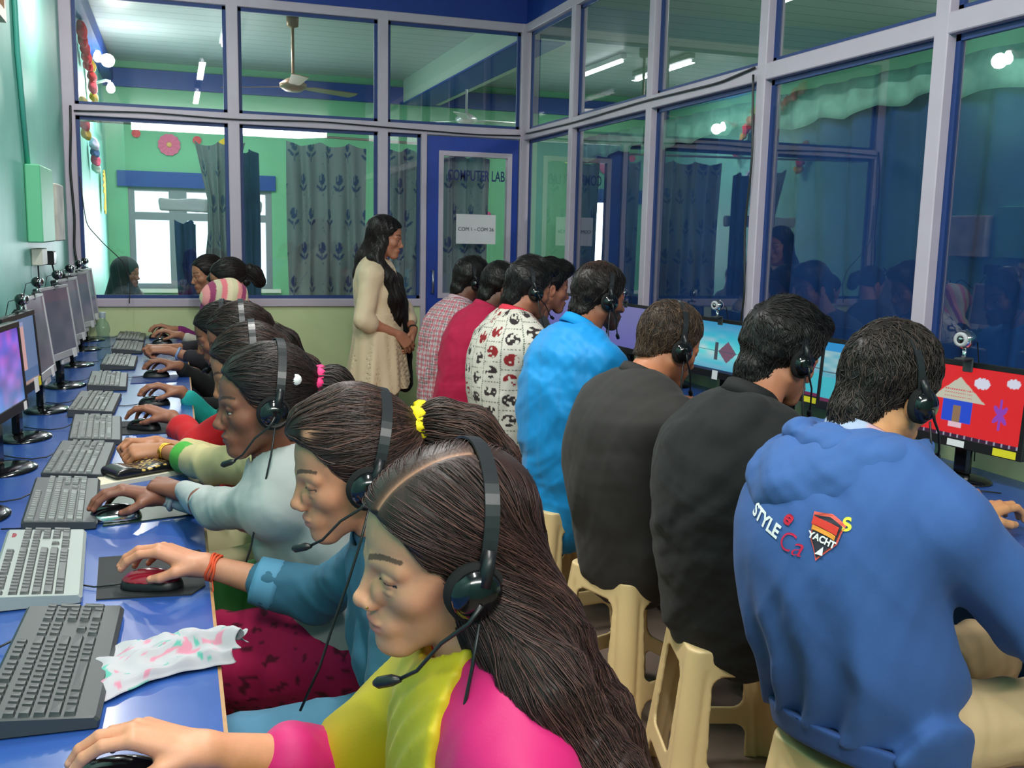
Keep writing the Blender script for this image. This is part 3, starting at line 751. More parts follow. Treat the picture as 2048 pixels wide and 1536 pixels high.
# ---------------------------------------------------------------- things on the left desk
def slab(name, pts, z0, z1, m, label, cat):
    o = MB().prism(pts, z0, z1).build(name, m); return tag(o, label, cat)
M['padk'] = mat('black_pad', (34, 35, 38), rough=.7, noise=.1); M['padg'] = mat('green_pad', (26, 52, 40), rough=.35, noise=.5, nscale=14); M['padb'] = mat('dark_blue_pad', (28, 52, 118), rough=.6)
slab('mouse_pad', [(.478, 2.235), (.49, 1.975), (.665, 1.955), (.692, 2.0), (.688, 2.235)], ZD, ZD+.003, M['padk'], 'black mouse pad under the red mouse', 'mouse pad')
slab('mouse_pad', [(.47, 2.48), (.675, 2.53), (.685, 2.77), (.475, 2.76)], ZD, ZD+.003, M['padg'], 'dark green patterned mouse pad under the clear-topped mouse', 'mouse pad')
slab('mouse_pad', [(.45, 3.60), (.66, 3.60), (.66, 3.82), (.45, 3.85)], ZD, ZD+.003, M['padk'], 'small black mouse pad near the red sleeve', 'mouse pad')
slab('mouse_pad', [(.44, 4.80), (.64, 4.84), (.66, 5.06), (.44, 5.04)], ZD, ZD+.003, M['padb'], 'dark blue mouse pad near the black sleeve', 'mouse pad')
nb = slab('notebook', [(.44, 2.85), (.66, 2.98), (.62, 3.13), (.42, 3.0)], ZD, ZD+.012, mat('cream_paper', (225, 215, 190), rough=.8), 'closed cream-edged notebook lying under the black pouch', 'notebook')
def pouch():
    s = SDF(); T = frame((.555, 2.985, ZD+.026), nrm((.2, .115, 0)), (0, 0, 1))
    s.box(T[:3, 3], (.115, .05, .012), .011, T, 0); v, q = s.mesh(.003)
    loc = (v-T[:3, 3])@T[:3, :3]; v[:, 2] += .004*np.sin(loc[:, 0]*60)*(loc[:, 2] > 0)
    pz = np.sin(loc[:, 0]*150+3*np.sin(loc[:, 1]*160))*np.sin(loc[:, 1]*190+2*np.sin(loc[:, 0]*120)); g = (pz > .45) & (np.abs(loc[:, 0]-.02) < .07) & (loc[:, 2] > .004)
    c = np.where(g[:, None], lin((214, 176, 96)), lin((28, 26, 28)))
    o = mkobj('patterned_pouch', v, q, c, mat('pouch_fabric', attr=True, rough=.25), None); tag(o, 'shiny black pouch with a gold swirl pattern on the notebook', 'pouch')
pouch()
def handkerchief():
    nu, nv = 90, 44; U, W = np.meshgrid(np.linspace(0, 1, nu), np.linspace(0, 1, nv), indexing='ij')
    cx = .505+.235*U; cy = 1.60+.085*np.sin(U*2.1)-.03*U; wd = .075*(1-U)**.6+.036
    ty = (W-.5)*2
    x = cx+.012*ty; y = cy+ty*wd
    h = .005+.022*(1-np.abs(np.sin(W*9+U*3.5+1.2*np.sin(U*5))))*(.3+.7*U)*(1-np.abs(ty)**4)+.018*np.exp(-(ty/.5)**2)*U**.7+.006*np.sin(U*31+W*9)*.5+.004
    h *= np.clip((1.02-np.abs(ty))*6, .25, 1)
    P = np.stack([x+.006*np.sin(W*23+U*9), y, ZD+.004+np.abs(h)], -1)
    loc = np.stack([U.ravel()*.24, W.ravel()*.24, 0*U.ravel()], 1)
    n1 = vnoise(loc, 66, 4); n2 = vnoise(loc, 66, 11)
    c = np.tile(lin((190, 186, 192)), (len(loc), 1)); c[n1 > .80] = lin((214, 140, 162)); c[n2 > .84] = lin((100, 180, 165))
    up = MB(); up.grid(P, c); o = up.build('handkerchief', mat('hanky_cloth', attr=True, rough=.85))
    md = o.modifiers.new('s', 'SOLIDIFY'); md.thickness = .0012; tag(o, 'crumpled white handkerchief with pink and green flowers on the blue desk', 'handkerchief')
handkerchief()
# ---------------------------------------------------------------- bottles
M['pet'] = glass_mat('clear_bottle_plastic', (.72, .82, .84), 1.45, 1.6)
def bottle(x, y, s, cap, label):
    root = empty('water_bottle', (x, y, ZD)); pr = [(0, .001), (.03, .0), (.034, .006), (.034, .05), (.032, .058), (.034, .066), (.034, .12), (.029, .135), (.034, .15), (.035, .165), (.03, .19), (.016, .212), (.0135, .222), (.0135, .232)]
    MB().lathe([(a*s, b*s) for a, b in pr], n=28).build('bottle_body', M['pet'], root)
    MB().lathe([(0.0155*s, .222*s), (.0155*s, .25*s), (.014*s, .252*s), (0, .252*s)], n=20).build('cap', mat('bottle_cap', cap, rough=.4), root)
    tag(root, label, 'bottle')
bottle(.272, 5.72, 1.02, (150, 165, 175), 'clear plastic water bottle standing on the left desk among monitors')
bottle(2.99, 5.55, 1.05, (90, 140, 120), 'greenish clear bottle standing on the right desk near the corner')
# ---------------------------------------------------------------- curtains
M['cloth_p'] = mat('printed_curtain', attr=True, rough=.85, sheen=.1)
def tulip(u, w):
    """u,w in metres -> colour"""
    c = np.tile(lin((150, 160, 160)), (len(u), 1)); P, Q = .17, .24
    row = np.floor(w/Q); uu = (u+(row % 2)*P/2) % P-P/2; ww = w % Q-Q/2
    bud = ((uu/.024)**2+((ww-.035)/.04)**2 < 1) & ~((np.abs(np.abs(uu)-.009) < .0022) & (ww > .03))
    stem = (np.abs(uu-.004*np.sin(ww*60)) < .0025) & (ww < 0) & (ww > -.08)
    leaf = (((np.abs(uu)-.022)/.02)**2+((ww+.045-np.abs(uu)*.9)/.013)**2 < 1)
    vine = np.abs(((u*.8+.05*np.sin(w*14)) % .17)-.085) < .0016
    c[vine] = lin((120, 130, 148)); c[stem] = lin((84, 98, 134)); c[bud | leaf] = lin((66, 80, 126)); return c
def curtain(name, x0, x1, z0, z1, y, nf, amp, label, group=None, pat=tulip, gather=None, axis='y', top=None, m=None, seed=0, slack=1.35):
    W_c = x1-x0; nu = max(40, int(W_c*170)); nv = max(60, int((z1-z0)*140)); U, W = np.meshgrid(np.linspace(0, 1, nu), np.linspace(0, 1, nv), indexing='ij')
    r = np.random.default_rng(seed); ph = r.uniform(0, 6)
    xx = x0+W_c*U+.01*np.sin(U*nf*2*PI*.7+ph+W*2); off = amp*np.sin(U*nf*2*PI+ph+.8*np.sin(W*3+ph))*(.55+.45*(1-W))+.3*amp*np.sin(U*nf*5.1+W*4)
    if gather: xx = gather(U, W, xx)
    zz = z0+(z1-z0)*W-.03*np.abs(np.sin(U*nf*PI*.5))*(W**8)
    P = np.stack([xx, y+off, zz], -1) if axis == 'y' else np.stack([y+off, xx, zz], -1)
    c = pat(U.ravel()*W_c*slack+seed*.37, (W.ravel())*(z1-z0)) if pat is not None else None
    mb = MB(); mb.grid(P, c); o = mb.build(name, m or M['cloth_p']); md = o.modifiers.new('s', 'SOLIDIFY'); md.thickness = .0015
    for k in range(max(3, int(nf*.6))):
        pass
    tag(o, label, 'curtain', group); return o
M['rod'] = mat('curtain_rod', (190, 180, 165), rough=.35, metal=.4)
o = MB().tube([(.05, 7.17, 2.125), (1.2, 7.17, 2.105), (2.38, 7.17, 2.085), (3.05, 7.17, 2.08)], .009, 10).build('curtain_rod', M['rod']); tag(o, 'thin pale curtain rod across the back of the glass partition', 'curtain rod')
CG = 'tulip print curtains on the back partition'
curtain('curtain', 1.41, 1.95, .93, 2.06, 7.17, 5, .03, 'grey tulip-print curtain hanging wide in the middle glass bay', CG, seed=1)
curtain('curtain', 2.12, 2.34, .93, 2.05, 7.17, 3, .025, 'narrow tulip-print curtain between the post and the blue door', CG, seed=2)
curtain('curtain', 2.45, 2.90, .75, 2.03, 7.2, 5, .025, 'grey tulip-print curtain behind the door glass', CG, seed=3)
def gth(U, W, xx): return .94+(xx-.94)*(.45+.55*np.abs(W-.62)/.4*(W > .62)+.3*(W < .4)*(.4-W)/.4)
curtain('curtain', .78, 1.13, 1.0, 2.03, 7.17, 4, .03, 'tulip-print curtain bunched and knotted in the left glass bay', CG, gather=gth, seed=4)
# denim-blue clothes hanging over the window bay
M['navycloth'] = mat('navy_cloth', (40, 58, 112), rough=.8, noise=.2, nscale=10)
for (a, b_, z0_, z1_, l) in ((.66, .80, .93, 1.50, 'dark blue trousers hanging behind the left glass bay'), (1.07, 1.22, .93, 2.0, 'dark blue garment hanging beside the second post')):
    curtain('hanging_clothes', a, b_, z0_, z1_, 7.28, 3, .02, l, 'dark blue clothes hanging behind the partition', pat=None, m=M['navycloth'], seed=int(a*50))
for (a, b_, z_, l) in ((.55, .90, 1.60, 'white cloth shape added for a bright patch behind the left glass bay'), (.93, 1.24, 1.60, 'white cloth shape added for a bright patch beside the post')):  # added white bundles, stand for bright window patches behind the glass
    s = SDF(); s.box(((a+b_)/2, 7.36, z_), ((b_-a)/2, .03, .045), .02); s.disp(waves(int(a*9), .01, 40, 5)); v, q = s.mesh(.007); o = mkobj('bright_patch_cloth', v, q, None, mat('bright_patch_white', (225, 228, 232), rough=.9)); tag(o, l, 'cloth', 'white cloth shapes added for bright patches')
# valance-topped blue curtains on the side partition
M['bluecurt'] = mat('deep_blue_curtain', (10, 60, 122), rough=.8, noise=.12, nscale=8)
for i, (a, b, l) in enumerate(((5.36, 6.42, 'deep blue curtain in the glass bay beside the corner post'), (4.20, 5.40, 'deep blue curtain in the second bay behind the standing woman\'s reflection'), (2.92, 4.13, 'deep blue curtain in the wide bay above the lighthouse monitor'), (.9, 2.95, 'deep blue curtain behind the red house monitor'))):
    curtain('side_curtain', a, b, .80, 2.06, W_+.20, 6 if i < 3 else 10, .03, l, 'deep blue curtains on the side partition', pat=None, axis='x', m=M['bluecurt'], seed=i+10)
    v = MB(); nu = 60; U, W = np.meshgrid(np.linspace(0, 1, nu), np.linspace(0, 1, 5), indexing='ij'); lo = 1.93+.05*(1-U) if i != 3 else 1.95+0*U
    lo = lo+.012*np.sin(U*23)
    P = np.stack([W_+.155+.012*np.sin(U*40), a+(b-a)*U, lo+(2.095-lo)*W], -1); uu = U.ravel()*(b-a); ww = W.ravel()
    v.grid(P); o = v.build('pelmet_strip', mat('pelmet_cloth', (140, 190, 166), rough=.8, noise=.35, nscale=9)); md = o.modifiers.new('s', 'SOLIDIFY'); md.thickness = .0015
    tag(o, 'pale green spotted strip above the ' + ('side curtain nearest the corner', 'second side curtain', 'third side curtain', 'curtain behind the red house monitor')[i], 'valance', 'pale spotted strips above the blue curtains')
# white cupboard seen past the corner
o = MB().box((3.5, 6.3, 0), (4.2, 6.9, 1.95), bev=.01).build('cupboard', mat('white_cupboard', (225, 232, 238), rough=.4)); tag(o, 'tall white cupboard behind the corner glass', 'cupboard')
# ---------------------------------------------------------------- fans
M['fan'] = mat('brown_fan_metal', (150, 118, 92), rough=.35, metal=.5); M['fan2'] = mat('white_fan_metal', (200, 205, 205), rough=.3, metal=.4)
def fan(x, y, zb, rz, m, label, s=1.):
    root = empty('ceiling_fan', (x, y, zb), rz)
    MB().lathe([(0, -.04), (.06, -.038), (.105, -.01), (.11, .02), (.06, .055), (.02, .07), (.012, .07), (.012, ZC-zb-.09), (.045, ZC-zb-.08), (.05, ZC-zb-.001), (0, ZC-zb-.001)], n=28).build('motor_and_rod', m, root)
    for k in range(3):
        a = k*2*PI/3; T = frame((0, 0, .0), (math.cos(a), math.sin(a), 0), (0, 0, 1)); b = MB()
        b.prism([(.10, -.02), (.17, -.05), (.6*s, -.065), (.62*s, 0), (.6*s, .065), (.17, .04), (.10, .02)], -.003, .003, T=T@np.array(frame((0, 0, 0), (1, 0, 0), (0, .15, 1)))); b.build('blade', m, root)
    tag(root, label, 'ceiling fan', 'ceiling fans in the back room')
fan(1.58, 8.3, 2.58, .5, M['fan'], 'brown ceiling fan above the middle bay of the back room')
fan(3.42, 9.7, 2.56, .15, M['fan2'], 'silver ceiling fan by the beam in the back room')
# ---------------------------------------------------------------- bulbs (real lamps)
M['bulb'] = mat('lit_bulb', (255, 255, 255), emit=(255, 250, 240), estr=22); M['holder'] = mat('bulb_holder', (225, 225, 225), rough=.4)
def bulb(x, y, z, label, e):
    root = empty('light_bulb', (0, y, z))
    MB().tube([(.002, 0, .03), (.03, 0, .03), (.05, 0, .02)], [.03, .022, .02], 14).build('holder', M['holder'], root)
    MB().lathe([(.001, -.05), (.02, -.045), (.034, -.022), (.034, .0), (.022, .025), (.014, .04)], (x, 0, 0), n=20).build('globe', M['bulb'], root)
    MB().tube([(.04, 0, .025), (x*.8, 0, .055), (x, 0, .045)], .012, 8).build('arm', M['holder'], root)
    l = bpy.data.lights.new('bulb_light', 'POINT'); l.energy = e; l.shadow_soft_size = .05; l.color = (1, .97, .92); lo = bpy.data.objects.new('bulb_light', l); COL.objects.link(lo); lo.location = (x+.07, 0, -.03); lo.parent = root
    tag(root, label, 'light bulb')
bulb(.17, 9.3, 2.61, 'glowing white bulb on the side wall of the back room', 40)
bulb(.13, 5.6, 2.73, 'glowing white bulb high on the teal wall', 30)
# ---------------------------------------------------------------- paper flowers and streamers
def flower(x, y, z, r, col, ctr, label, axis='y', n=12, drop=0.):
    root = empty('paper_flower', (x, y, z)); mb = MB(); vs = []; m = n*2
    for k in range(m):
        a = 2*PI*k/m; rr = r*(1 if k % 2 else .93); d = -.012 if k % 2 else -.002
        p = (rr*math.cos(a), d, rr*math.sin(a)-(drop if math.sin(a) < -.6 else 0))
        vs.append(p)
    vs.append((0, -.018, 0)); f = [(k, (k+1) % m, m) for k in range(m)]
    vs = np.array(vs); b = vs.copy(); b[:, 1] += .004
    if axis == 'x': vs = np.stack([-vs[:, 1], vs[:, 0], vs[:, 2]], 1); b = np.stack([-b[:, 1], b[:, 0], b[:, 2]], 1)
    mb.raw(vs, f, None, False); mb.raw(b, [q[::-1] for q in f], None, False); mb.build('petals', mat('flower_paper', col, rough=.7), root)
    if ctr: 
        T = np.eye(4); 
        MB().lathe([(0, .0), (r*.25, .0), (r*.2, .012), (0, .016)], T=frame((0, -.015, 0) if axis == 'y' else (.015, 0, 0), (0, 0, 1), (0, -1, 0) if axis == 'y' else (1, 0, 0)), n=12).build('flower_centre', mat('flower_centre', ctr, rough=.7), root)
    tag(root, label, 'paper flower', 'paper flowers on the back room walls')
flower(.62, 11.18, 2.30, .115, (226, 110, 150), (240, 190, 120), 'round pink paper flower above the bright window')
flower(1.22, 11.18, 2.28, .13, (238, 200, 40), (235, 110, 120), 'yellow paper flower with a pink centre near the curtain top')
flower(.03, 10.2, 1.82, .15, (235, 200, 45), None, 'large yellow paper fan on the side wall of the back room', 'x', 16, .12)
flower(4.05, 11.18, 1.60, .14, (222, 90, 150), (245, 200, 60), 'pink paper flower with a yellow centre seen through the door glass')
for (x, z, c_, l) in ((.30, 2.40, (235, 100, 110), 'tiny red paper rosette left of the pink flower'), (.90, 2.36, (235, 100, 110), 'tiny red paper rosette right of the pink flower'), (1.98, 2.28, (235, 110, 110), 'small red paper rosette above the wide tulip curtain'), (3.95, 2.62, (240, 170, 190), 'pale pink paper flower hanging below the dark beam')):
    flower(x, 11.18, z, .045 if x < 3 else .07, c_, None, l)
def streamer(y0, z0, n, dy, dz, cols, label, seed=0):
    r = np.random.default_rng(seed); root = empty('paper_streamer', (.02, y0, z0))
    for k in range(n):
        c_ = cols[k % len(cols)]; s = SDF(); s.ell((.03, k*dy, k*dz), (.03, .05*r.uniform(.8, 1.6), .05*r.uniform(.8, 1.3))); v, q = s.mesh(.012)
        v = v+.01*np.sin(v[:, [1, 2, 0]]*90)
        mkobj('paper_tuft', v, q, None, mat('streamer_paper', c_, rough=.8), root)
    tag(root, label, 'streamer')
streamer(8.1, 2.85, 5, .12, -.045, [(225, 50, 70)], 'red tufted paper streamer high on the side wall of the back room', 1)
streamer(8.9, 2.72, 6, .06, -.075, [(200, 160, 40), (225, 60, 70), (235, 90, 110)], 'yellow and pink paper streamer near the lit bulb', 2)
streamer(8.0, 2.32, 4, .03, -.07, [(205, 165, 45), (225, 50, 70), (210, 60, 90)], 'drooping yellow and red paper streamer below the transom level', 3)
streamer(8.9, 2.10, 4, .04, -.06, [(200, 190, 220), (40, 80, 140), (235, 90, 130), (210, 230, 220)], 'mixed white, blue and pink paper cluster on the side wall', 4)
# ---------------------------------------------------------------- left wall fittings
o = MB().box((.002, 5.12, 1.36), (.07, 5.62, 1.72), bev=.006).build('wall_cabinet', mat('mint_box', (120, 214, 165), rough=.5)); tag(o, 'mint green electrical box on the teal wall', 'wall box')
o = MB().box((.002, 5.72, 1.36), (.075, 6.06, 1.66), bev=.006).build('wall_calendar', mat('calendar_paper', (222, 214, 205), rough=.7, noise=.25, nscale=9)); tag(o, 'pale printed calendar block behind the mint green box', 'calendar')
o = MB().box((.002, 5.22, 1.25), (.05, 5.42, 1.33), bev=.004).build('switch_box', mat('switch_white', (225, 222, 208), rough=.5)); tag(o, 'white switch box below the mint green box', 'switch box')
o = MB().box((.01, 5.6, 1.24), (.06, 5.72, 1.31), bev=.006).build('power_adapter', M['blackp']); tag(o, 'black power adapter hanging beside the white switch box', 'adapter')
o = MB().box((.0, 4.4, 2.22), (.03, 4.62, 3.0)); 
r_ = empty('picture_frame', (0, 4.2, 2.25)); mb = MB(); mb.box((.002, -.5, 0), (.03, .42, .045)).box((.002, .375, .045), (.03, .42, .8)).box((.002, -.5, .045), (.03, -.455, .8)).box((.002, -.5, .8), (.03, .42, .845)); mb.build('frame', mat('brown_frame', (150, 112, 78), rough=.35), r_)
MB().box((.004, -.455, .045), (.012, .375, .8)).build('picture', mat('picture_paper', (190, 205, 200), rough=.3), r_); tag(r_, 'brown-framed picture high on the teal wall, cut by the frame edge', 'picture')
o = MB().tube([(.012, 5.0, 3.1), (.012, 5.02, 2.2), (.012, 5.18, 1.72)], .012, 8).build('wall_conduit', mat('teal_conduit', (92, 198, 180), rough=.4)); tag(o, 'teal painted conduit running down to the mint green box', 'conduit')
def wire(pts, label, r=.004, name='cable'):
    pts = np.array(pts, float); t = np.linspace(0, 1, len(pts)); tt = np.linspace(0, 1, len(pts)*8); P = np.stack([np.interp(tt, t, pts[:, i]) for i in range(3)], 1)
    for _ in range(3): P[1:-1] = (P[:-2]+P[1:-1]*2+P[2:])/4
    o = MB().tube(P, r, 6).build(name, M['blackp']); tag(o, label, 'cable'); return o
wire([(.05, 6.97, 2.19), (.05, 6.94, 2.05), (.035, 6.95, 1.8), (.05, 6.94, 1.5), (.04, 6.93, 1.3), (.08, 6.9, 1.05)], 'thick black cable bundle running down the partition post', .008)
wire([(.07, 6.965, 2.16), (.5, 6.965, 2.175), (1.04, 6.965, 2.16), (1.6, 6.965, 2.18), (2.1, 6.965, 2.165), (2.7, 6.965, 2.15), (3.05, 6.965, 2.16)], 'black cable clipped along the middle rail of the back partition', .005)
wire([(3.07, 6.9, 2.17), (3.07, 6.0, 2.16), (3.07, 5.0, 2.175), (3.07, 4.2, 2.165), (3.07, 3.9, 2.19)], 'grey cable clipped along the middle rail of the side partition', .005)
wire([(3.065, 3.90, 2.16), (3.065, 3.87, 1.8), (3.065, 3.90, 1.5), (3.065, 3.87, 1.2), (3.065, 3.90, 1.0)], 'cable running down the upright behind the black-haired man', .005)
wire([(.09, 6.93, 1.75), (.12, 6.9, 1.45), (.22, 6.9, 1.33), (.33, 6.9, 1.22), (.37, 6.9, 1.1), (.36, 6.88, .95)], 'thin black cable drooping across the left glass bay', .0035)
wire([(.02, 5.3, 1.25), (.02, 5.32, 1.1), (.03, 5.3, .95), (.05, 5.28, .76)], 'thin black cable hanging below the white switch box', .004)
wire([(.04, 5.68, 1.25), (.05, 5.8, 1.12), (.04, 5.95, 1.2), (.05, 6.1, 1.05), (.04, 6.2, 1.2), (.05, 6.5, 1.15), (.06, 6.85, 1.2)], 'tangled black leads between the adapter and the post', .004)
# ---------------------------------------------------------------- lights
def area(name, loc, target, sx, sy, e, col=(1, 1, 1), spread=PI):
    l = bpy.data.lights.new(name, 'AREA'); l.shape = 'RECTANGLE'; l.size = sx; l.size_y = sy; l.energy = e; l.color = col; l.spread = spread
    o = bpy.data.objects.new(name, l); COL.objects.link(o); o.location = loc
    o.rotation_euler = (Vector(target)-Vector(loc)).to_track_quat('-Z', 'Y').to_euler(); return o
TL = {(.95, .9): 'added tube light on the lab ceiling, the one nearer the camera', (.95, 3.1): 'added tube light on the lab ceiling, the one nearer the door', (1.1, 8.9): 'added tube light on the back room ceiling above the tulip curtains', (5.0, 2.6): 'added tube light in the side room nearest the camera', (4.6, 5.6): 'added tube light in the middle of the side room', (4.6, 9.2): 'added tube light on the ceiling beyond the dark beam'}
def added_tube_light(x, y, L, e, axis='y', z=ZC-.05):  # added tubes with no known fittings, they brighten the rooms
    root = empty('added_tube_light', (x, y, z)); h = L/2
    a = (-.03, -h, 0) if axis == 'y' else (-h, -.03, 0); b = (.03, h, .045) if axis == 'y' else (h, .03, .045)
    MB().box(a, b, bev=.004).build('batten', M['holder'], root)
    MB().tube([(0, -h+.03, -.018), (0, h-.03, -.018)] if axis == 'y' else [(-h+.03, 0, -.018), (h-.03, 0, -.018)], .014, 10).build('tube', M['tube'], root)
    tag(root, TL[(x, y)], 'tube light')
    o = area('added_tube_lamp', (x, y, z-.04), (x, y, 0), .06 if axis == 'y' else L, L if axis == 'y' else .06, e, (1, .98, .94)); return o
M['tube'] = mat('added_lit_tube', (255, 255, 255), emit=(250, 252, 255), estr=6)
w = bpy.data.worlds.new('sky'); w.use_nodes = True; bpy.context.scene.world = w; w.node_tree.nodes['Background'].inputs[0].default_value = (.83, .92, 1, 1); w.node_tree.nodes['Background'].inputs[1].default_value = 2.2
sc = bpy.context.scene; sc.view_settings.view_transform = 'Standard'; sc.view_settings.look = 'None'; sc.view_settings.gamma = 1; sc.view_settings.exposure = -.10
sc.cycles.max_bounces = 6; sc.cycles.diffuse_bounces = 3; sc.cycles.glossy_bounces = 3; sc.cycles.adaptive_threshold = .03; sc.cycles.use_adaptive_sampling = True; sc.cycles.transparent_max_bounces = 16; sc.cycles.caustics_reflective = False; sc.cycles.caustics_refractive = False
sc.cycles.sample_clamp_indirect = 6; sc.cycles.use_denoising = True
for (x, y, e) in ((.95, .9, 44), (.95, 3.1, 50), (1.1, 8.9, 50), (5.0, 2.6, 26), (4.6, 5.6, 26), (4.6, 9.2, 30)): added_tube_light(x, y, 1.2, e)
area('window_daylight', (.93, 11.0, 1.4), (1.2, 7, .9), 1.2, .9, 40, (.9, .96, 1))
# added unseen strip lamp high behind the camera, brightens the lab
area('added_fill_strip', (1.5, -1.5, 2.96), (1.7, 3.4, .8), 2.8, .30, 88, (1, .97, .93))
# ================================================================ people
def skinmat():
    m = mat('skin', attr=True, rough=.5, noise=.05, nscale=60, bump=.05, bscale=350); return m
M['skin'] = skinmat()
M['cloth'] = mat('woven_cloth', attr=True, rough=.85, sheen=.05, bump=.08, bscale=500)
M['satin'] = mat('smooth_cloth', attr=True, rough=.6, sheen=.1, bump=.04, bscale=300)
M['hair'] = mat('hair', attr=True, rough=.46, spec=.4, bump=.1, bscale=260, stretch=(1, 1, .25))
M['shoe'] = mat('shoe', attr=True, rough=.5)
M['pad'] = mat('foam_pad', (14, 14, 15), rough=.95)
def head_field(fem=True, face=1.0):
    s = SDF(); k = .02
    s.ell((-.012, 0, .045), (.094, .073, .082)); s.ell((.03, 0, .036), (.059, .061, .058), k=.02); s.ell((.036, 0, -.024), (.049, .054, .062), k=.03)
    jw = .041 if fem else .050
    for y in (1, -1):
        s.cone((.0, y*jw, -.040), (.062, y*.011, -.088), .0195 if fem else .022, .016, .022)
        s.ell((.056, y*.038, -.016), (.022, .021, .02), k=.018)
        s.cone((.0835, y*.012, .021), (.069, y*.047, .019), .0095, .008, .012)
    s.ell((.073, 0, -.088), (.021, .021, .017 if fem else .02), k=.014)
    for y in (1, -1): s.ell((.0965, y*.032, .003), (.0150, .0160, .0105), k=.014, mode='s')
    s.ell((.079, 0, -.057), (.0175, .029, .02), k=.018)
    s.cone((.0865, 0, .014), (.1035, 0, -.024), .0062, .0080, .012); s.ell((.1045, 0, -.027), (.0100, .0100, .0090), k=.008)
    for y in (1, -1):
        s.ell((.0965, y*.0115, -.0315), (.0100, .0068, .0072), k=.006)
        s.ell((.0725, y*.0315, .0015), (.0118, .0125, .0118), k=.001)
        s.ell((.0735, y*.0315, .0094), (.0128, .0155, .0085), k=.0015); s.ell((.0725, y*.0315, -.0086), (.0122, .0145, .0060), k=.002)
    for y in (1, -1): s.ell((.0865, y*.0170, -.0155), (.0095, .0085, .0125), k=.010)
    s.ell((.0925, 0, -.0535), (.0085, .0215, .0052), k=.004); s.ell((.0905, 0, -.0635), (.009, .0175, .0062), k=.004)
    s.ell((.104, 0, -.0587), (.0095, .020, .0013), k=.003, mode='s')
    for y in (1, -1):
        R = frame((0, 0, 0), (1, y*.25, -.0), (-.22, 0, 1))
        s.ell((-.008, y*.0735, -.004), (.0185, .0075, .031), R, k=.005); s.ell((-.003, y*.0825, -.001), (.0105, .0055, .017), R, k=.004, mode='s')
    return s
def face_colors(P, tone, fem, lip, brow=(40, 28, 24), bw=.0036, closed=False):
    c = np.tile(lin(tone), (len(P), 1)); x, y, z = P.T; ay = np.abs(y)
    n = vnoise(P, 55, 3)[:, None]; c = c*(.96+.08*n)
    red = np.exp(-(((x-.075)/.03)**2+((ay-.04)/.02)**2+((z+.022)/.02)**2))[:, None]; c = c*(1-red*.12)+lin((205, 95, 80))*red*.12*c.mean()*2.2
    m = np.exp(-(np.maximum(((ay)/.0215)**2+((z+.0585)/.0115)**2, 0))**3)*(x > .08); c = c*(1-m[:, None]*.8)+lin(lip)*m[:, None]*.8
    arch = .0285+.006*np.sin(np.clip((ay-.012)/.042, 0, 1)*PI*.85); b = ((np.abs(z-arch) < bw*(1-.5*np.clip((ay-.03)/.03, 0, 1))) & (ay > .011) & (ay < .053) & (x > .05)); c[b] = lin(brow)*.8+c[b]*.2
    for sg in (1, -1):
        d = P-np.array([.0725, sg*.0315, .0015]); r = np.linalg.norm(d/np.array([.0118, .0125, .0118]), axis=1); e = (r < 1.10) & (d[:, 0] > .004) & (np.abs(d[:, 2]+.0014) < .0030*(1-(d[:, 1]/.0125)**2)) & (np.abs(d[:, 1]) < .0115)
        if not closed:
            c[e] = lin((225, 215, 208)); ir = e & (np.hypot(d[:, 1]-.000, d[:, 2]+.002) < .0058); c[ir] = lin((35, 20, 15))
        ln = (x > .068) & (np.abs(d[:, 1]) < .0155) & (np.abs(d[:, 2]-(.0020*(1-(d[:, 1]/.016)**2)-.0002)) < .0012) & (d[:, 0] > -.004); c[ln] = lin((30, 20, 18))
    ear = (ay > .070) & (np.abs(x) < .03); c[ear] = c[ear]*np.array([1.05, .92, .9])
    no = (x > .094) & (ay > .0035) & (ay < .009) & (z < -.0345) & (z > -.040); c[no] = c[no]*.35
    return c
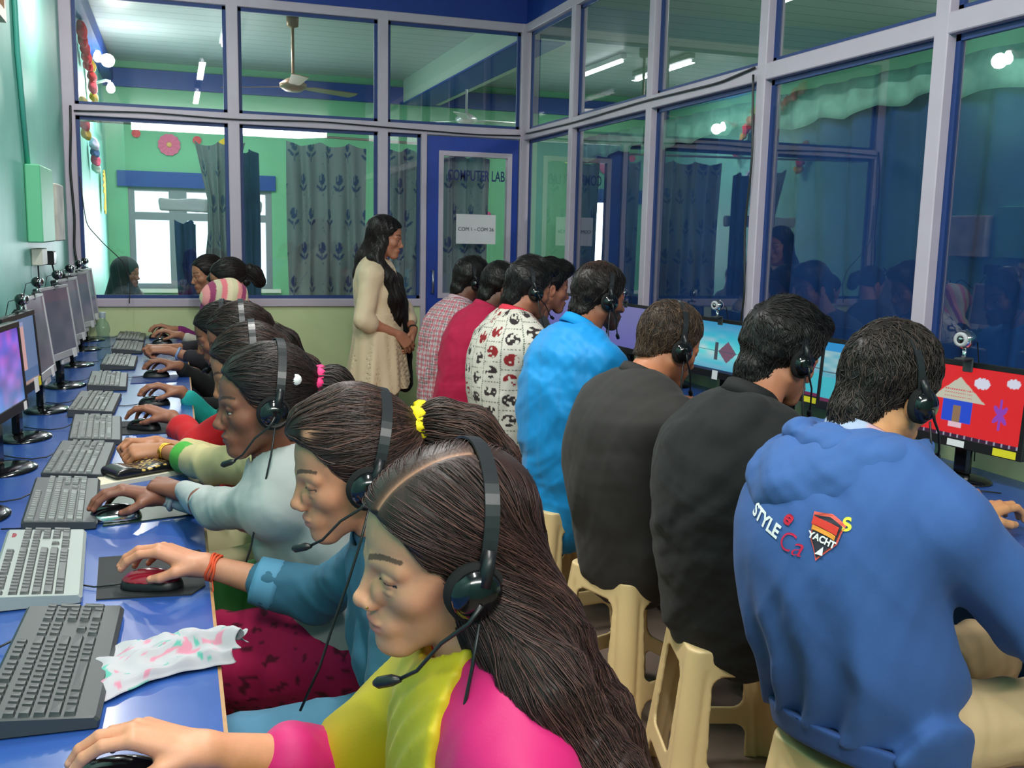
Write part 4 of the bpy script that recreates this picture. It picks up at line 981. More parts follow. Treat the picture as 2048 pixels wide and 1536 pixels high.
FING = {  # per finger: knuckle then joints (x forward, y to thumb side, z up)
 'mouse': ([(.086, .027, .034), (.122, .031, .032), (.146, .031, .018), (.160, .031, .001)], [(.090, .008, .038), (.130, .010, .035), (.155, .010, .019), (.169, .010, .000)],
           [(.086, -.012, .034), (.120, -.018, .026), (.141, -.022, .008), (.150, -.023, -.010)], [(.078, -.030, .026), (.102, -.038, .014), (.118, -.042, .000), (.128, -.043, -.012)], [(.018, .022, .004), (.050, .042, -.002), (.078, .046, -.012), (.098, .042, -.016)]),
 'type': ([(.086, .027, .018), (.120, .031, .020), (.140, .033, .006), (.147, .033, -.012)], [(.090, .008, .021), (.128, .010, .022), (.150, .011, .006), (.157, .011, -.012)],
          [(.086, -.012, .018), (.120, -.016, .018), (.140, -.018, .003), (.147, -.018, -.013)], [(.078, -.030, .013), (.103, -.038, .010), (.118, -.042, -.002), (.124, -.043, -.014)], [(.018, .024, -.002), (.048, .045, -.006), (.074, .052, -.012), (.094, .050, -.014)]),
 'fist': ([(.084, .027, .012), (.108, .028, -.004), (.098, .026, -.028), (.076, .022, -.030)], [(.088, .008, .016), (.114, .008, -.004), (.104, .007, -.031), (.079, .005, -.033)],
          [(.084, -.012, .013), (.109, -.012, -.006), (.099, -.012, -.031), (.075, -.012, -.032)], [(.076, -.030, .008), (.098, -.031, -.008), (.089, -.030, -.028), (.068, -.028, -.029)], [(.018, .024, -.004), (.050, .038, -.020), (.078, .030, -.038), (.092, .012, -.044)]),
 'rest': ([(.086, .026, .008), (.120, .030, -.002), (.139, .031, -.020), (.146, .030, -.038)], [(.090, .008, .010), (.128, .010, -.002), (.149, .011, -.022), (.155, .011, -.040)],
          [(.086, -.012, .008), (.121, -.013, -.005), (.140, -.013, -.024), (.146, -.013, -.041)], [(.078, -.030, .004), (.103, -.034, -.008), (.117, -.036, -.023), (.122, -.036, -.037)], [(.018, .024, -.004), (.048, .040, -.016), (.072, .040, -.030), (.090, .032, -.036)]),
}
def hand_prims(s, T, pose, side, sc=1.0):
    """side=+1 when the thumb is on local +y"""
    def w(p): return xf(T, V(p)*V(1, side, 1)*sc)
    F = FING[pose]; R4 = [.0088, .0090, .0086, .0076]
    for i in range(4):
        f = F[i]; b = (.010, (.014, .005, -.006, -.014)[i], .0)
        s.cone(w(b), w(f[0]), .0165*sc, .0112*sc, .012)
    s.cone(w((.03, .012, -.004)), w((.05, .022, -.004)), .014*sc, .012*sc, .015)
    for i in range(4):
        f = F[i]; r = R4[i]*sc
        s.cone(w(f[0]), w(f[1]), r*1.12, r*1.0, .004); s.cone(w(f[1]), w(f[2]), r, r*.92, .003); s.cone(w(f[2]), w(f[3]), r*.92, r*.78, .003)
    f = F[4]; s.cone(w(f[0]), w(f[1]), .0150*sc, .0118*sc, .010); s.cone(w(f[1]), w(f[2]), .0112*sc, .0102*sc, .004); s.cone(w(f[2]), w(f[3]), .0102*sc, .0082*sc, .003)
    return [w(F[i][3]) for i in range(5)]
def ik(S, W, l1, l2, pole):
    S = V(S); W = V(W); d = W-S; L = np.linalg.norm(d)
    if L > (l1+l2)*.995: k = L/((l1+l2)*.995); l1 *= k; l2 *= k
    d /= L; a = (l1*l1-l2*l2+L*L)/(2*L); h = math.sqrt(max(l1*l1-a*a, 0)); p = V(pole); p = nrm(p-d*(p@d)); return S+d*a+p*h
def trace(s, seeds, dirfn, L, steps, width, cols, lift=.0012, taper=True, jitter=.15, seed=0):
    """strand tubes that run over a field's surface"""
    r = np.random.default_rng(seed); P = seeds.copy(); n = len(P); path = [P.copy()]; step = (L/steps) if np.isscalar(L) else (L/steps)[:, None]
    jit = r.normal(size=(n, 3))*jitter; h = .0025; lf = lift*r.uniform(.3, 2.2, n)
    def grad(Q):
        g = np.stack([s.at(Q+np.eye(3)[i]*h)-s.at(Q-np.eye(3)[i]*h) for i in range(3)], 1); return g/(np.linalg.norm(g, axis=1)[:, None]+1e-9)
    for k in range(steps):
        g = grad(P); d = dirfn(P)+jit*(.5+k/steps); d = d-g*(d*g).sum(1)[:, None]; d /= np.linalg.norm(d, axis=1)[:, None]+1e-6
        P = P+d*step; g = grad(P); P = P-g*(s.at(P)-lf)[:, None]*.9; path.append(P.copy())
    path = np.stack(path, 1); K = steps+1
    t = np.gradient(path, axis=1); t /= np.linalg.norm(t, axis=2)[..., None]+1e-9
    g0 = grad(path[:, K//2]); a = np.cross(t, g0[:, None, :]); a /= np.linalg.norm(a, axis=2)[..., None]+1e-6; b = np.cross(t, a)
    w = np.linspace(0, 1, K); w = (np.minimum(1, (1-w)*3+.15)*np.minimum(1, w*6+.3)) if taper else np.ones(K)
    w = w[None, :, None]*width*r.uniform(.6, 1.3, n)[:, None, None]
    vs = np.stack([path+a*w, path+b*w*.6, path-a*w, path-b*w*.6], 2).reshape(-1, 3)
    i = (np.arange(n)[:, None]*K+np.arange(K-1)[None]).ravel()*4
    q = np.concatenate([np.stack([i+j, i+(j+1) % 4, i+4+(j+1) % 4, i+4+j], 1) for j in range(4)])
    c = cols[0]+(cols[1]-cols[0])*r.random((n, 1))**2; c = np.repeat(c, K*4, 0); return vs, q, c
def tris_ok(q): return q
class Body: pass
def spine_pts(P, Mid, N, t):
    t = np.asarray(t)[:, None]; return (1-t)**2*P+2*t*(1-t)*Mid+t*t*N
PROF = {  # t, half width, half depth
 'f': [(0, .165, .120), (.12, .158, .115), (.3, .130, .098), (.5, .120, .092), (.68, .132, .102), (.82, .138, .092), (.93, .112, .070)],
 'm': [(0, .162, .120), (.12, .160, .120), (.3, .158, .115), (.5, .165, .118), (.68, .182, .125), (.82, .188, .112), (.93, .150, .080)]}
def person(name, sex, facing, P, N, H, look, label, up=None, hands=None, tone=(190, 130, 100), hair=None, hairc=((18, 14, 13), (52, 38, 34)), shirt=None, pants=None, res=1., hunch=.03, lip=None, elbows=None, seated=True, knee=None, group=None, headset=None, width=1., closed=False, cat='person', lean=0., shoesc=(40, 34, 34), strands=0, legdir=None, neckr=None, tail=None, beard=False):
    """hands: {'R':(wrist, fingers dir, back normal, pose), 'L':...}; shirt dict: col fn/colour, sleeve (0..2, 1 = elbow), extra"""
    b = Body(); f = nrm(V(facing)); s_ = nrm(np.cross((0, 0, 1), f)); P = V(P); N = V(N); H = V(H); fem = sex == 'f'
    b.P, b.N, b.H, b.s = P, N, H, s_; t = nrm(N-P); b.t = t; b.f = nrm(np.cross(s_, t)); fk = b.f
    hx = nrm(V(look)); b.TH = frame(H, hx, V(up) if up is not None else V(0, 0, 1)); TH = b.TH; TI = np.linalg.inv(TH)
    tl = lambda p: xf(TI, V(p))
    Mid = (P+N)/2-fk*hunch*2; b.Mid = Mid; sw = (.150 if fem else .188)*width; SH = {}
    for k, sg in (('L', 1), ('R', -1)): SH[k] = N+s_*sg*sw-t*(.062 if fem else .078)+fk*.012
    b.SH = SH; lip = lip or tuple(int(v) for v in (V(tone)*V(.86, .66, .66)))
    hands = hands or {}; W = {}; EL = {}; T_H = {}
    l1, l2 = (.265, .235) if fem else (.285, .255)
    for k, sg in (('L', 1), ('R', -1)):
        if k in hands: w_, d_, n_, pose = hands[k]
        else: w_, d_, n_, pose = P+fk*.26+s_*sg*.10+V(0, 0, .10), nrm(f+V(0, 0, -.3)), V(0, 0, 1), 'rest'
        W[k] = V(w_); T_H[k] = frame(W[k], V(d_), V(n_)); pole = (elbows or {}).get(k, s_*sg*.6-V(0, 0, 1.)-f*.3); EL[k] = ik(SH[k], W[k], l1, l2, pole)
        hands[k] = (w_, d_, n_, pose)
    b.W, b.EL = W, EL
    # --- head + neck island (head space)
    hr = .0026*res; s = head_field(fem); nk = tl(N+fk*.01); nr = neckr or (.049 if fem else .058)
    s.cone((-.022, 0, -.045), nk, nr, nr*1.06, .02); s.cone(tl(N+t*.01), tl(N-t*.08), nr*1.1, .075, .03)
    for k in 'LR': s.cone(tl(N-t*.005-fk*.01), tl(SH[k]*.85+N*.15), .045, .044, .03)
    v, q = s.mesh(hr, pad=.008); v = relax(v, q, 1, .4); c = face_colors(v, tone, fem, lip, closed=closed)
    if beard:
        x, y, z = v.T; m = (z < -.030) & (x > -.0+.3*(z+.05)) & (x > .005) & (z > -.125) & ~((np.abs(y) < .019) & (np.abs(z+.0585) < .010) & (x > .08)); w_ = (.55+.4*vnoise(v, 400, 2))[:, None]; c[m] = (c*(1-w_)+lin((22, 18, 18))*w_)[m]
    parts = [(xf(TH, v), q, c)]; b.headf = s
    # --- arms islands
    ts = {}
    for k, sg in (('L', 1), ('R', -1)):
        s = SDF(); wr = .0215 if fem else .025; fr = .034 if fem else .040
        s.cone(SH[k], EL[k], .045, .037 if fem else .042, .02); mid = EL[k]*.72+W[k]*.28; s.cone(EL[k], mid, .036 if fem else .041, fr, .02); s.cone(mid, W[k], fr, wr, .02)
        s.cone(W[k], xf(T_H[k], (.02, 0, 0)), wr, .020, .015)
        tips = hand_prims(s, T_H[k], hands[k][3], 1 if k == 'R' else -1, .97 if fem else 1.06)
        v, q = s.mesh(.003*max(res, .8), pad=.006); v = relax(v, q, 1, .35); c = np.tile(lin(tone), (len(v), 1)); n_ = vnoise(v, 40, 5)[:, None]; c *= .95+.1*n_
        for i, tp in enumerate(tips):
            d = v-tp; up_ = T_H[k][:3, 2]; m = (np.linalg.norm(d, axis=1) < .0095) & (d@up_ > .0025); c[m] = lin(np.minimum(V(tone)*1.12+V(18, 8, 12), 250))
        parts.append((v, q, c)); ts[k] = tips
    # --- torso and legs island (under the clothes)
    s = SDF(); pr0 = np.array(PROF['f' if fem else 'm']); ti = np.linspace(0, .93, 17); pr = [(t0_, np.interp(t0_, pr0[:, 0], pr0[:, 1]), np.interp(t0_, pr0[:, 0], pr0[:, 2])) for t0_ in ti]; tt = [a[0] for a in pr]; SP = spine_pts(P, Mid, N, tt); b.SP = SP
    R = np.eye(4)
    frames = []
    for i, (t_, w_, d_) in enumerate(pr):
        tg = nrm(SP[min(i+1, len(SP)-1)]-SP[max(i-1, 0)]); ff = nrm(np.cross(s_, tg)); Rm = np.stack([ff, s_, tg], 1); frames.append((SP[i], Rm, w_*width, d_*(.5+.5*width)))
        s.ell(SP[i], (d_*.84, w_*.84, .085), Rm, k=.05)
    HP = {k: P+s_*sg*.088+V(0, 0, -.015) for k, sg in (('L', 1), ('R', -1))}; KN = {}; AN = {}; LD = V(legdir) if legdir is not None else f
    for k, sg in (('L', 1), ('R', -1)):
        if seated: KN[k] = (HP[k]+LD*.40+s_*sg*.03+V(0, 0, -.01)) if not knee or k not in knee else V(knee[k]); AN[k] = KN[k]+LD*.0+V(0, 0, -KN[k][2]+.085)+LD*.02
        else: HP[k] = P+s_*sg*.08-V(0, 0, .04); KN[k] = HP[k]+V(0, 0, -.39)+f*.02; AN[k] = V(KN[k][0], KN[k][1], .085)-f*.01
        s.cone(HP[k], KN[k], .070, .050, .03); s.cone(KN[k], AN[k], .048, .034, .02); s.cone(AN[k]+V(0, 0, -.04), AN[k]+LD*.12+V(0, 0, -.055), .03, .024, .015)
    v, q = s.mesh(.011, pad=.01); parts.append((v, q, np.tile(lin(tone), (len(v), 1)))); b.HP, b.KN, b.AN, b.LD = HP, KN, AN, LD
    v, q, c = join(parts); o = mkobj(name, v, q, c, M['skin']); tag(o, label, cat, group); b.o = o; b.frames = frames
    # --- clothes
    if pants is not None:
        s = SDF(); P2 = pants
        s.ell(P+V(0, 0, .0), (.135, .175*width, .11), np.stack([f, s_, V(0, 0, 1)], 1), k=.05)
        r1, r2, r3 = P2.get('r', (.093, .071, .056))
        for k in 'LR': s.cone(HP[k], KN[k], r1, r2, .04); s.cone(KN[k], AN[k]+V(0, 0, .03), r2, r3, .025)
        s.disp(waves(P2.get('seed', 3), .006, 60, 6)); v, q = s.mesh(.0075*max(1, res*.8)); c = P2['col'](v, b) if callable(P2['col']) else np.tile(lin(P2['col']), (len(v), 1))
        mkobj('trousers', v, q, c, M['cloth'], o)
    for k in 'LR':
        s = SDF(); A = AN[k]; s.cone(A+V(0, 0, -.045)-LD*.03, A+LD*.13+V(0, 0, -.052), .034, .030, .02); s.plane((0, 0, .004), (0, 0, -1)); v, q = s.mesh(.006)
        if len(v): mkobj('shoe', v, q, np.tile(lin(shoesc), (len(v), 1)), M['shoe'], o)
    if shirt is not None: b.shirt = make_shirt(b, sex, width, shirt, res)
    # --- hair
    if hair: hair(b, res, hairc, strands)
    if headset is not None: headset_on(b, headset[0], headset[1], *headset[2:])
    return b
def shirt_field(b, sex, width, g, slv, cuff=1., noise=True, S=None):
    s = SDF(); S = S or {}
    for (c, R, w, d) in b.frames: s.ell(c, (d+g, w+g, .095), R, k=.05)
    hem = S.get('hem', 0.)
    if hem: s.ell(b.P+V(0, 0, -hem*.5)-b.f*.01, (.128+g, .172*width+g+S.get('flare', 0), .10+hem*.5), np.stack([b.f, b.s, nrm(np.cross(b.f, b.s))], 1), k=.05)
    if S.get('bust'):
        for sg in (1, -1): s.ell(b.N-b.t*.17+b.f*.072+b.s*sg*.060, (.048, .058, .060), np.stack([b.f, b.s, b.t], 1), k=.04)
    s.cone(b.N-b.t*.035, b.N-b.t*.02, .07+g*.5, .06+g*.5, .03)
    sl = slv if isinstance(slv, dict) else {'L': slv, 'R': slv}
    ra = S.get('arm', .056 if sex == 'f' else .066)
    for k in 'LR':
        A, E, W = b.SH[k], b.EL[k], b.W[k]
        s.cone(b.N-b.t*.045, A, .055+g, ra+.002, .045)
        L = sl[k]; fr = S.get('cuffr', .040 if sex == 'f' else .046)
        if L <= 1: s.cone(A, A+(E-A)*L, ra, ra-.006*L, .03)
        else: s.cone(A, E, ra, ra-.008, .03); s.cone(E, E+(W-E)*(L-1), ra-.008, fr*(1-.25*(L-1))+.006*(2-L), .02)
    return s, sl
def make_shirt(b, sex, width, S, res):
    g = S.get('g', .012); s, sl = shirt_field(b, sex, width, g, S.get('sleeve', 1.9), S=S)
    b.shirtf0 = s
    wv = waves(S.get('seed', int(abs(b.P[1])*37)), S.get('wr', .006)*1.5, S.get('wf', 24)*1.8, 7); s.disp(wv)
    if S.get('folds'):
        fs = S['folds']
        def fold(x, y, z):
            X = x-b.P[0]; Y = y-b.P[1]; Z = z-b.P[2]; h = X*b.t[0]+Y*b.t[1]+Z*b.t[2]; a = X*b.s[0]+Y*b.s[1]
            return fs*np.sin(a*70+h*9+2*np.sin(h*14))*np.clip(1-h/.32, 0, 1)
        s.disp(fold)
    nr = S.get('neck', .056 if sex == 'f' else .062); TH = b.TH
    nk = xf(TH, (-.022, 0, -.06)); s.cone(b.N-b.t*S.get('vneck', .0)+b.f*S.get('vf', .012), nk+(nk-b.N)*.6, nr, nr+.005, .006, mode='s')
    if S.get('vee'): s.cone(b.N-b.t*.02+b.f*.05, b.N-b.t*S['vee']+b.f*.13, .035, .012, .008, mode='s')
    if 'cut' in S: s.plane(b.P-b.t*S['cut'], -b.t-b.f*S.get('tilt', 0), .004)
    v, q = s.mesh(.0065*S.get('h', 1)*max(1, res*.75)); v = relax(v, q, 1, .3)
    col = S['col']; c = col(v, b) if callable(col) else np.tile(lin(col), (len(v), 1))
    o = mkobj(S.get('name', 'shirt'), v, q, c, M[S.get('mat', 'cloth')], b.o); b.shirtf = s; b.shirto = o
    if S.get('collar'):
        cc = S['collar']; C0 = b.N+b.t*.040+b.f*.006; ax = nrm(nk-b.N); u = nrm(np.cross(ax, b.s)); n = 36; P = []
        for k in range(n+1):
            a = -PI+2*PI*k/n; cr = nr+.007; P.append(C0+b.s*math.sin(a)*cr*1.02+u*-math.cos(a)*cr-ax*(.012*(math.cos(a) < 0)*abs(math.cos(a))+.0)+b.f*0)
        mb = MB(); h = S.get('ch', .022); ring = []
        for (dr, dz) in ((0, -h), (.008, -h), (.007, h*.8), (.001, h)): ring.append([p+ax*dz+nrm(p-C0)*(dr-.004*(dz > 0)) for p in P])
        R = np.array(ring+[ring[0]]).transpose(1, 0, 2); mb.grid(R); oc = mb.build('collar', mat('collar_cloth', cc, rough=.8), o)
    return o
# ---------------------------------------------------------------- headset
HS = {}; M['band'] = mat('headband_plastic', (40, 42, 45), rough=.3)
def make_headset(side):
    root = empty('headset'); mb = MB(); n = 28; P = []
    for k in range(n+1):
        a = PI*k/n; P.append((-.012+.0*math.sin(a), .0875*math.cos(a), .022+.118*math.sin(a)**.85))
    P = np.array(P); vs = []; w, th = .0085, .0014
    for i, p in enumerate(P):
        t = nrm(P[min(i+1, n)]-P[max(i-1, 0)]); nn = np.cross(t, (1, 0, 0))
        for (a, c_) in ((-w, -th), (w, -th), (w, th), (-w, th)): vs.append(p+V(a, 0, 0)+nn*c_)
    mb.raw(vs, [(i*4+k, i*4+(k+1) % 4, i*4+4+(k+1) % 4, i*4+4+k) for i in range(n) for k in range(4)], None, False); mb.build('headband', M['band'], root)
    for sg in (1, -1):
        T = frame((-.004, sg*.088, -.004), (1, 0, 0), (0, sg, 0)) ; T = np.array(T); T[:3, 1] = np.cross(T[:3, 2], T[:3, 0])
        MB().tube([(-.012, sg*.0885, .045), (-.010, sg*.0935, .03), (-.006, sg*.1, .008)], [.007, .0075, .009], 10).build('arm', M['blackp'], root)
        cup_ = MB().lathe([(0, .020), (.012, .0195), (.024, .014), (.029, .006), (.029, .0)], n=28, T=T).build('ear_cup', M['blackg'], root)
        MB().lathe([(.029, .004), (.034, .0), (.034, -.008), (.026, -.014), (0, -.012)], n=28, T=T).build('ear_pad', M['pad'], cup_)
    sg = side
    MB().tube([(-.004, sg*.108, -.008), (.006, sg*.106, -.03), (.03, sg*.098, -.056), (.048, sg*.088, -.092), (.062, sg*.076, -.108)], [.0035, .0026, .0022, .0022, .0022], 8).build('microphone_boom', M['blackp'], root)
    MB().tube([(.060, sg*.077, -.1075), (.067, sg*.070, -.112), (.079, sg*.060, -.120), (.083, sg*.057, -.122)], [.003, .0065, .0065, .003], 10).build('microphone', M['blackp'], root)
    MB().tube([(-.006, sg*.106, -.03), (-.004, sg*.112, -.08), (.004, sg*.125, -.14), (.012, sg*.13, -.20), (.02, sg*.14, -.27), (.035, sg*.145, -.34)], .0021, 6).build('cable', M['blackp'], root)
    return root
def headset_on(b, label, side, rot=0., sc=1.03, dx=0.):
    if side not in HS: HS[side] = make_headset(side); o = HS[side]
    else: o = copytree(HS[side])
    T = np.array(b.TH)@np.array([[math.cos(rot), 0, math.sin(rot), dx], [0, 1, 0, 0], [-math.sin(rot), 0, math.cos(rot), 0], [0, 0, 0, 1]])@np.diag([sc, sc, sc, 1])
    o.matrix_world = Matrix(T.tolist()); tag(o, label, 'headset', 'black headsets with microphones')
# ---------------------------------------------------------------- hair
def scalp_base(s, fem, g=0.0, front=.0):
    s.ell((-.015, 0, .047), (.100+g, .0785+g, .086+g)); s.ell((.028, 0, .050), (.062+g, .065+g, .058+g), k=.02)
def cut_face(s, hl=.0, k=.006):
    s.ell((.121, 0, -.006+hl), (.088, .165, .094), k=k, mode='s')
def ear_cut(s, r=(.026, .03, .032)):
    for sg in (1, -1): s.ell((.006, sg*.088, -.022), r, k=.006, mode='s')
def finish_hair(b, s, h, cols, strands, dirfn, L, name='hair', steps=9, width=.0009, colfn=None, lift=.0012, seed=1, jitter=.15, world=True, disp=None):
    if disp is not None: s.disp(disp)
    v, q = s.mesh(h, pad=.006); v = relax(v, q, 1, .4)
    c0, c1 = lin(cols[0]), lin(cols[1])
    st = vnoise(v*V(1, 1, .35), 130, 4)[:, None]; c = c0+(c1-c0)*.35*st**2
    if colfn is not None: c = colfn(v, c)
    parts = [(v, q, c)]
    if strands:
        r = np.random.default_rng(seed); sd = v[r.integers(0, len(v), strands)]; parts.append(trace(s, sd, dirfn, L, steps, width, (c0, c1), lift, seed=seed, jitter=jitter))
    v, q, c = join(parts); o = mkobj(name, xf(b.TH, v) if world else v, q, c, M['hair'], b.o); return o
def hair_short(vol=.0, top=.01, quiff=0., nape=-.062, hl=.0, messy=.004, L=.035, fade=False, thin=False):
    def fn(b, res, cols, strands):
        s = SDF(); g = vol; scalp_base(s, False, g)
        s.ell((-.005, 0, .085), (.080+g, .068+g, .055+top), k=.02)
        if not fade: s.chain([(-.055, 0, .0), (-.068, 0, -.05), (-.074, 0, nape-.02)], [.054, .044, .034], .025)
        else: s.chain([(-.045, 0, .0), (-.052, 0, -.045)], [.056, .046], .025)
        if quiff: s.ell((.055, 0, .105), (.045, .055, .026+quiff), k=.02); s.ell((.085, .0, .108), (.03, .045, .02+quiff*.6), k=.02)
        cut_face(s, hl); ear_cut(s); s.plane((-.08, 0, nape-(0 if fade else .018)), (.35, 0, -1), .008)
        for sg in (1, -1): s.ell((.005, sg*.08, -.055), (.05, .04, .035), k=.01, mode='s')
        dp = waves(int(b.P[1]*100), messy, 95, 7)
        colfn = None
        if thin:
            def colfn(v, c):
                m = np.exp(-(((v[:, 0]+.02)/.05)**2+(v[:, 1]/.045)**2))*(v[:, 2] > .06); m = (m*(.4+.6*vnoise(v, 200, 1)))[:, None]*.6; return c*(1-m)+lin((110, 66, 48))*m
        if fade:
            def colfn(v, c):
                m = np.clip((.02-v[:, 2])/.05, 0, 1)[:, None]*.45; return c*(1-m)+lin((112, 78, 60))*m
        def d(P): 
            x, y, z = P.T; return np.stack([.35+1.6*(z > .09)*(quiff > 0)-.2*(z < .05), .9*np.sign(y)*np.clip(z/.1, 0, 1)*.5, -.75+0*z], 1)
        finish_hair(b, s, .0032*max(res, .8), cols, strands, d, L, width=.0011, colfn=colfn, seed=int(b.P[1]*77), jitter=.45, lift=.0016, disp=dp, steps=6)
    return fn
def hair_tied(root=(-.115, 0, .03), tail=None, bun=0., hl=.004, part=None, scr=None, front=.0, L=.14, tail_r=(.03, .038, .034, .022, .008)):
    def fn(b, res, cols, strands):
        s = SDF(); scalp_base(s, True, .001)
        if front: s.ell((.045, 0, .092), (.05, .055, .03+front), k=.02); s.ell((-.01, 0, .10), (.06, .06, .035+front), k=.02)
        cut_face(s, hl); ear_cut(s, (.024, .03, .028)); s.plane((-.06, 0, -.058), (.35, 0, -1), .015)
        for sg in (1, -1): s.ell((.012, sg*.08, -.055), (.05, .04, .032), k=.01, mode='s')
        R_ = V(root)
        s.cone((-.09, 0, .03), R_, .04, .022, .02)
        if bun: s.ell(R_+V(-.02, 0, 0), (bun, bun*1.1, bun), k=.006)
        def d(P):
            v = R_-P; v = v/(np.linalg.norm(v, axis=1)[:, None]+1e-6); return v+V(0, 0, -.05)
        dp = waves(int(b.P[1]*100)+1, .0016, 110, 6)
        colfn = None
        if part is not None:
            def colfn(v, c):
                w = part(v); return c*(1-w[:, None])+lin((176, 128, 100))*w[:, None]
        finish_hair(b, s, .003*max(res, .6), cols, strands, d, L, width=.0008*(1+.4*res), seed=int(b.P[1]*77), jitter=.12, lift=.0010, colfn=colfn, disp=dp)
        if tail:
            s = SDF(); pts = [R_]+[V(p) for p in tail]; s.chain(pts, tail_r[:len(pts)], .015); tg = [nrm(pts[min(i+1, len(pts)-1)]-pts[max(i-1, 0)]) for i in range(len(pts))]; PA = np.array(pts); TG = np.array(tg)
            def d2(P):
                k = ((P[:, None]-PA[None])**2).sum(2).argmin(1); return TG[k]
            finish_hair(b, s, .004*max(res, .7), cols, int(strands*.5), d2, .16, name='ponytail', width=.0012, seed=9, jitter=.12, lift=.002)
        if scr is not None:
            mb = MB(); ax = nrm(V(tail[0])-R_) if tail else V(-1, 0, 0); u = nrm(np.cross(ax, (0, 1, .01))); w = np.cross(ax, u); n = 40; pts = []
            for k in range(n+1): a = 2*PI*k/n; pts.append(R_+ax*.004+(u*math.cos(a)+w*math.sin(a))*(.024+.002*math.sin(a*7))+ax*.004*math.sin(a*9))
            mb.tube(pts, [.012+.004*math.sin(k*2.4) for k in range(n+1)], 10, cap=False); o = mb.build('scrunchie', mat('scrunchie_cloth', scr, rough=.7), b.o); o.matrix_world = Matrix(b.TH.tolist())
    return fn
def to_head(b, p): return xf(np.linalg.inv(b.TH), V(p))
def tc(v, b):
    d = v-b.P; return d@b.s, d@b.t, d@b.f
UPN = (0, 0, 1)
def flatcol(*rgb): return rgb
def cuffs(base, cuff, k, start):
    """coloured cuff on sleeve k beyond fraction start of the forearm"""
    def f(v, b):
        c = np.tile(lin(base), (len(v), 1)); ax = b.W[k]-b.EL[k]; t = ((v-b.EL[k])@ax)/(ax@ax); d = np.linalg.norm(v-b.EL[k]-np.clip(t, 0, 1)[:, None]*ax, axis=1)
        c[(t > start) & (d < .075)] = lin(cuff); return c
    return f
def motif(c, v, b, pale, seed, k=.5):
    return c
# ============================ W1: pink kurta, yellow scarf, long loose hair
def hair_long_w1(b, res, cols, strands):
    s = SDF(); scalp_base(s, True, .004); cut_face(s, .000)
    for sg in (1, -1):
        s.ell((.050, sg*.074, -.030), (.046, .030, .055), k=.012, mode='s')
        s.ell((.012, sg*.088, -.015), (.022, .020, .028), k=.006, mode='s')
    tl = lambda *p: to_head(b, p)
    N = b.N
    pts = [V(-.045, .0, -.01), tl(1.035, 1.04, .965), tl(1.10, 1.02, .86), tl(1.145, .985, .74), tl(1.185, .96, .60), tl(1.205, .95, .48)]
    s.chain(pts, [.072, .068, .060, .054, .046, .028], .03)
    pts2 = [V(-.03, .045, -.02), tl(1.025, .955, .955), tl(1.085, .915, .85), tl(1.15, .90, .72), tl(1.205, .90, .60), tl(1.235, .905, .49)]
    s.chain(pts2, [.042, .044, .044, .040, .032, .014], .025)
    g = to_head(b, b.H+V(0, 0, -1)); C1 = [np.array(pts[1:]), np.array(pts2[1:])]
    TG = [np.array([nrm(a[min(i+1, len(a)-1)]-a[max(i-1, 0)]) for i in range(len(a))]) for a in C1]; A = np.concatenate(C1); G = np.concatenate(TG)
    py = .021
    def d(P):
        x, y, z = P.T; k = ((P[:, None]-A[None])**2).sum(2).argmin(1)
        top = np.clip((z-.02)/.06, 0, 1)[:, None]; o = np.stack([-.55+0*x, np.where(y > py, 1., -1.), -.35+0*x], 1)
        side = np.stack([-.75+0*x, 0*x, -.62+0*x], 1); low = np.clip((-.02-z)/.04, 0, 1)[:, None]
        return (o*top+side*(1-top))*(1-low)+G[k]*low
    def part(v, c):
        x, y, z = v.T; w = .8*np.exp(-((y-py)/.0022)**2)*(z > .085)*(x > -.035)*(x < .088); w = w+.15*np.exp(-((y-py)/.008)**2)*(z > .085)*(x > -.04)
        sc_ = np.clip(w, 0, 1)[:, None]; return c*(1-sc_)+lin((160, 116, 92))*sc_
    s.disp(lambda x, y, z: .0024*np.sin(y*170+9*np.sin(x*14+z*8))*np.clip((-.02-z)*20, 0, 1)+.0035*np.exp(-((y-py)/.004)**2)*(z > .08)*(x > -.05))
    v, q = s.mesh(.0024, pad=.006); v = relax(v, q, 1, .4); c0, c1 = lin(cols[0]), lin(cols[1]); c = part(v, c0+(c1-c0)*.25*vnoise(v*V(1, 1, .3), 120, 4)[:, None])
    r = np.random.default_rng(4); m = (v[:, 2] < .0) | (np.abs(v[:, 1]-py) > .0035); sd = v[m]
    w = r.integers(0, len(sd), strands); P = sd[w]; L = np.where(P[:, 2] > .0, .17, .26)
    st = trace(s, P, d, L, 13, .00062, (c0, c1*1.15), .0013, seed=2, jitter=.10)
    v, q, c = join([(v, q, c), st]); mkobj('hair', xf(b.TH, v), q, c, M['hair'], b.o)
    # loose flyaway ends
W1 = person('person', 'f', (-1, .05, 0), (1.03, 1.07, .555), (.998, 1.062, .925), (.945, 1.080, 1.068), (-.985, -.05, -.13), 'young woman in a pink kurta and yellow scarf with long loose dark hair', up=(-.05, -.10, 1),
    hands={'R': ((.672, 1.262, .772), (-1, .16, -.02), UPN, 'mouse')}, tone=(216, 150, 116), lip=(196, 100, 100), hair=hair_long_w1, hairc=((30, 17, 15), (92, 62, 56)), strands=9000, res=.6, hunch=.02, closed=True,
    elbows={'R': (.7, .5, -.6)}, shirt=dict(col=(200, 10, 104), sleeve={'R': 1.42, 'L': 1.3}, g=.010, wr=.006, wf=20, bust=1, arm=.060, cuffr=.058, neck=.060, vee=.10, hem=.14, h=.8, name='kurta', mat='satin'),
    pants=dict(col=(225, 205, 40)), headset=('black headset on the long-haired woman nearest the camera', 1, -.25))
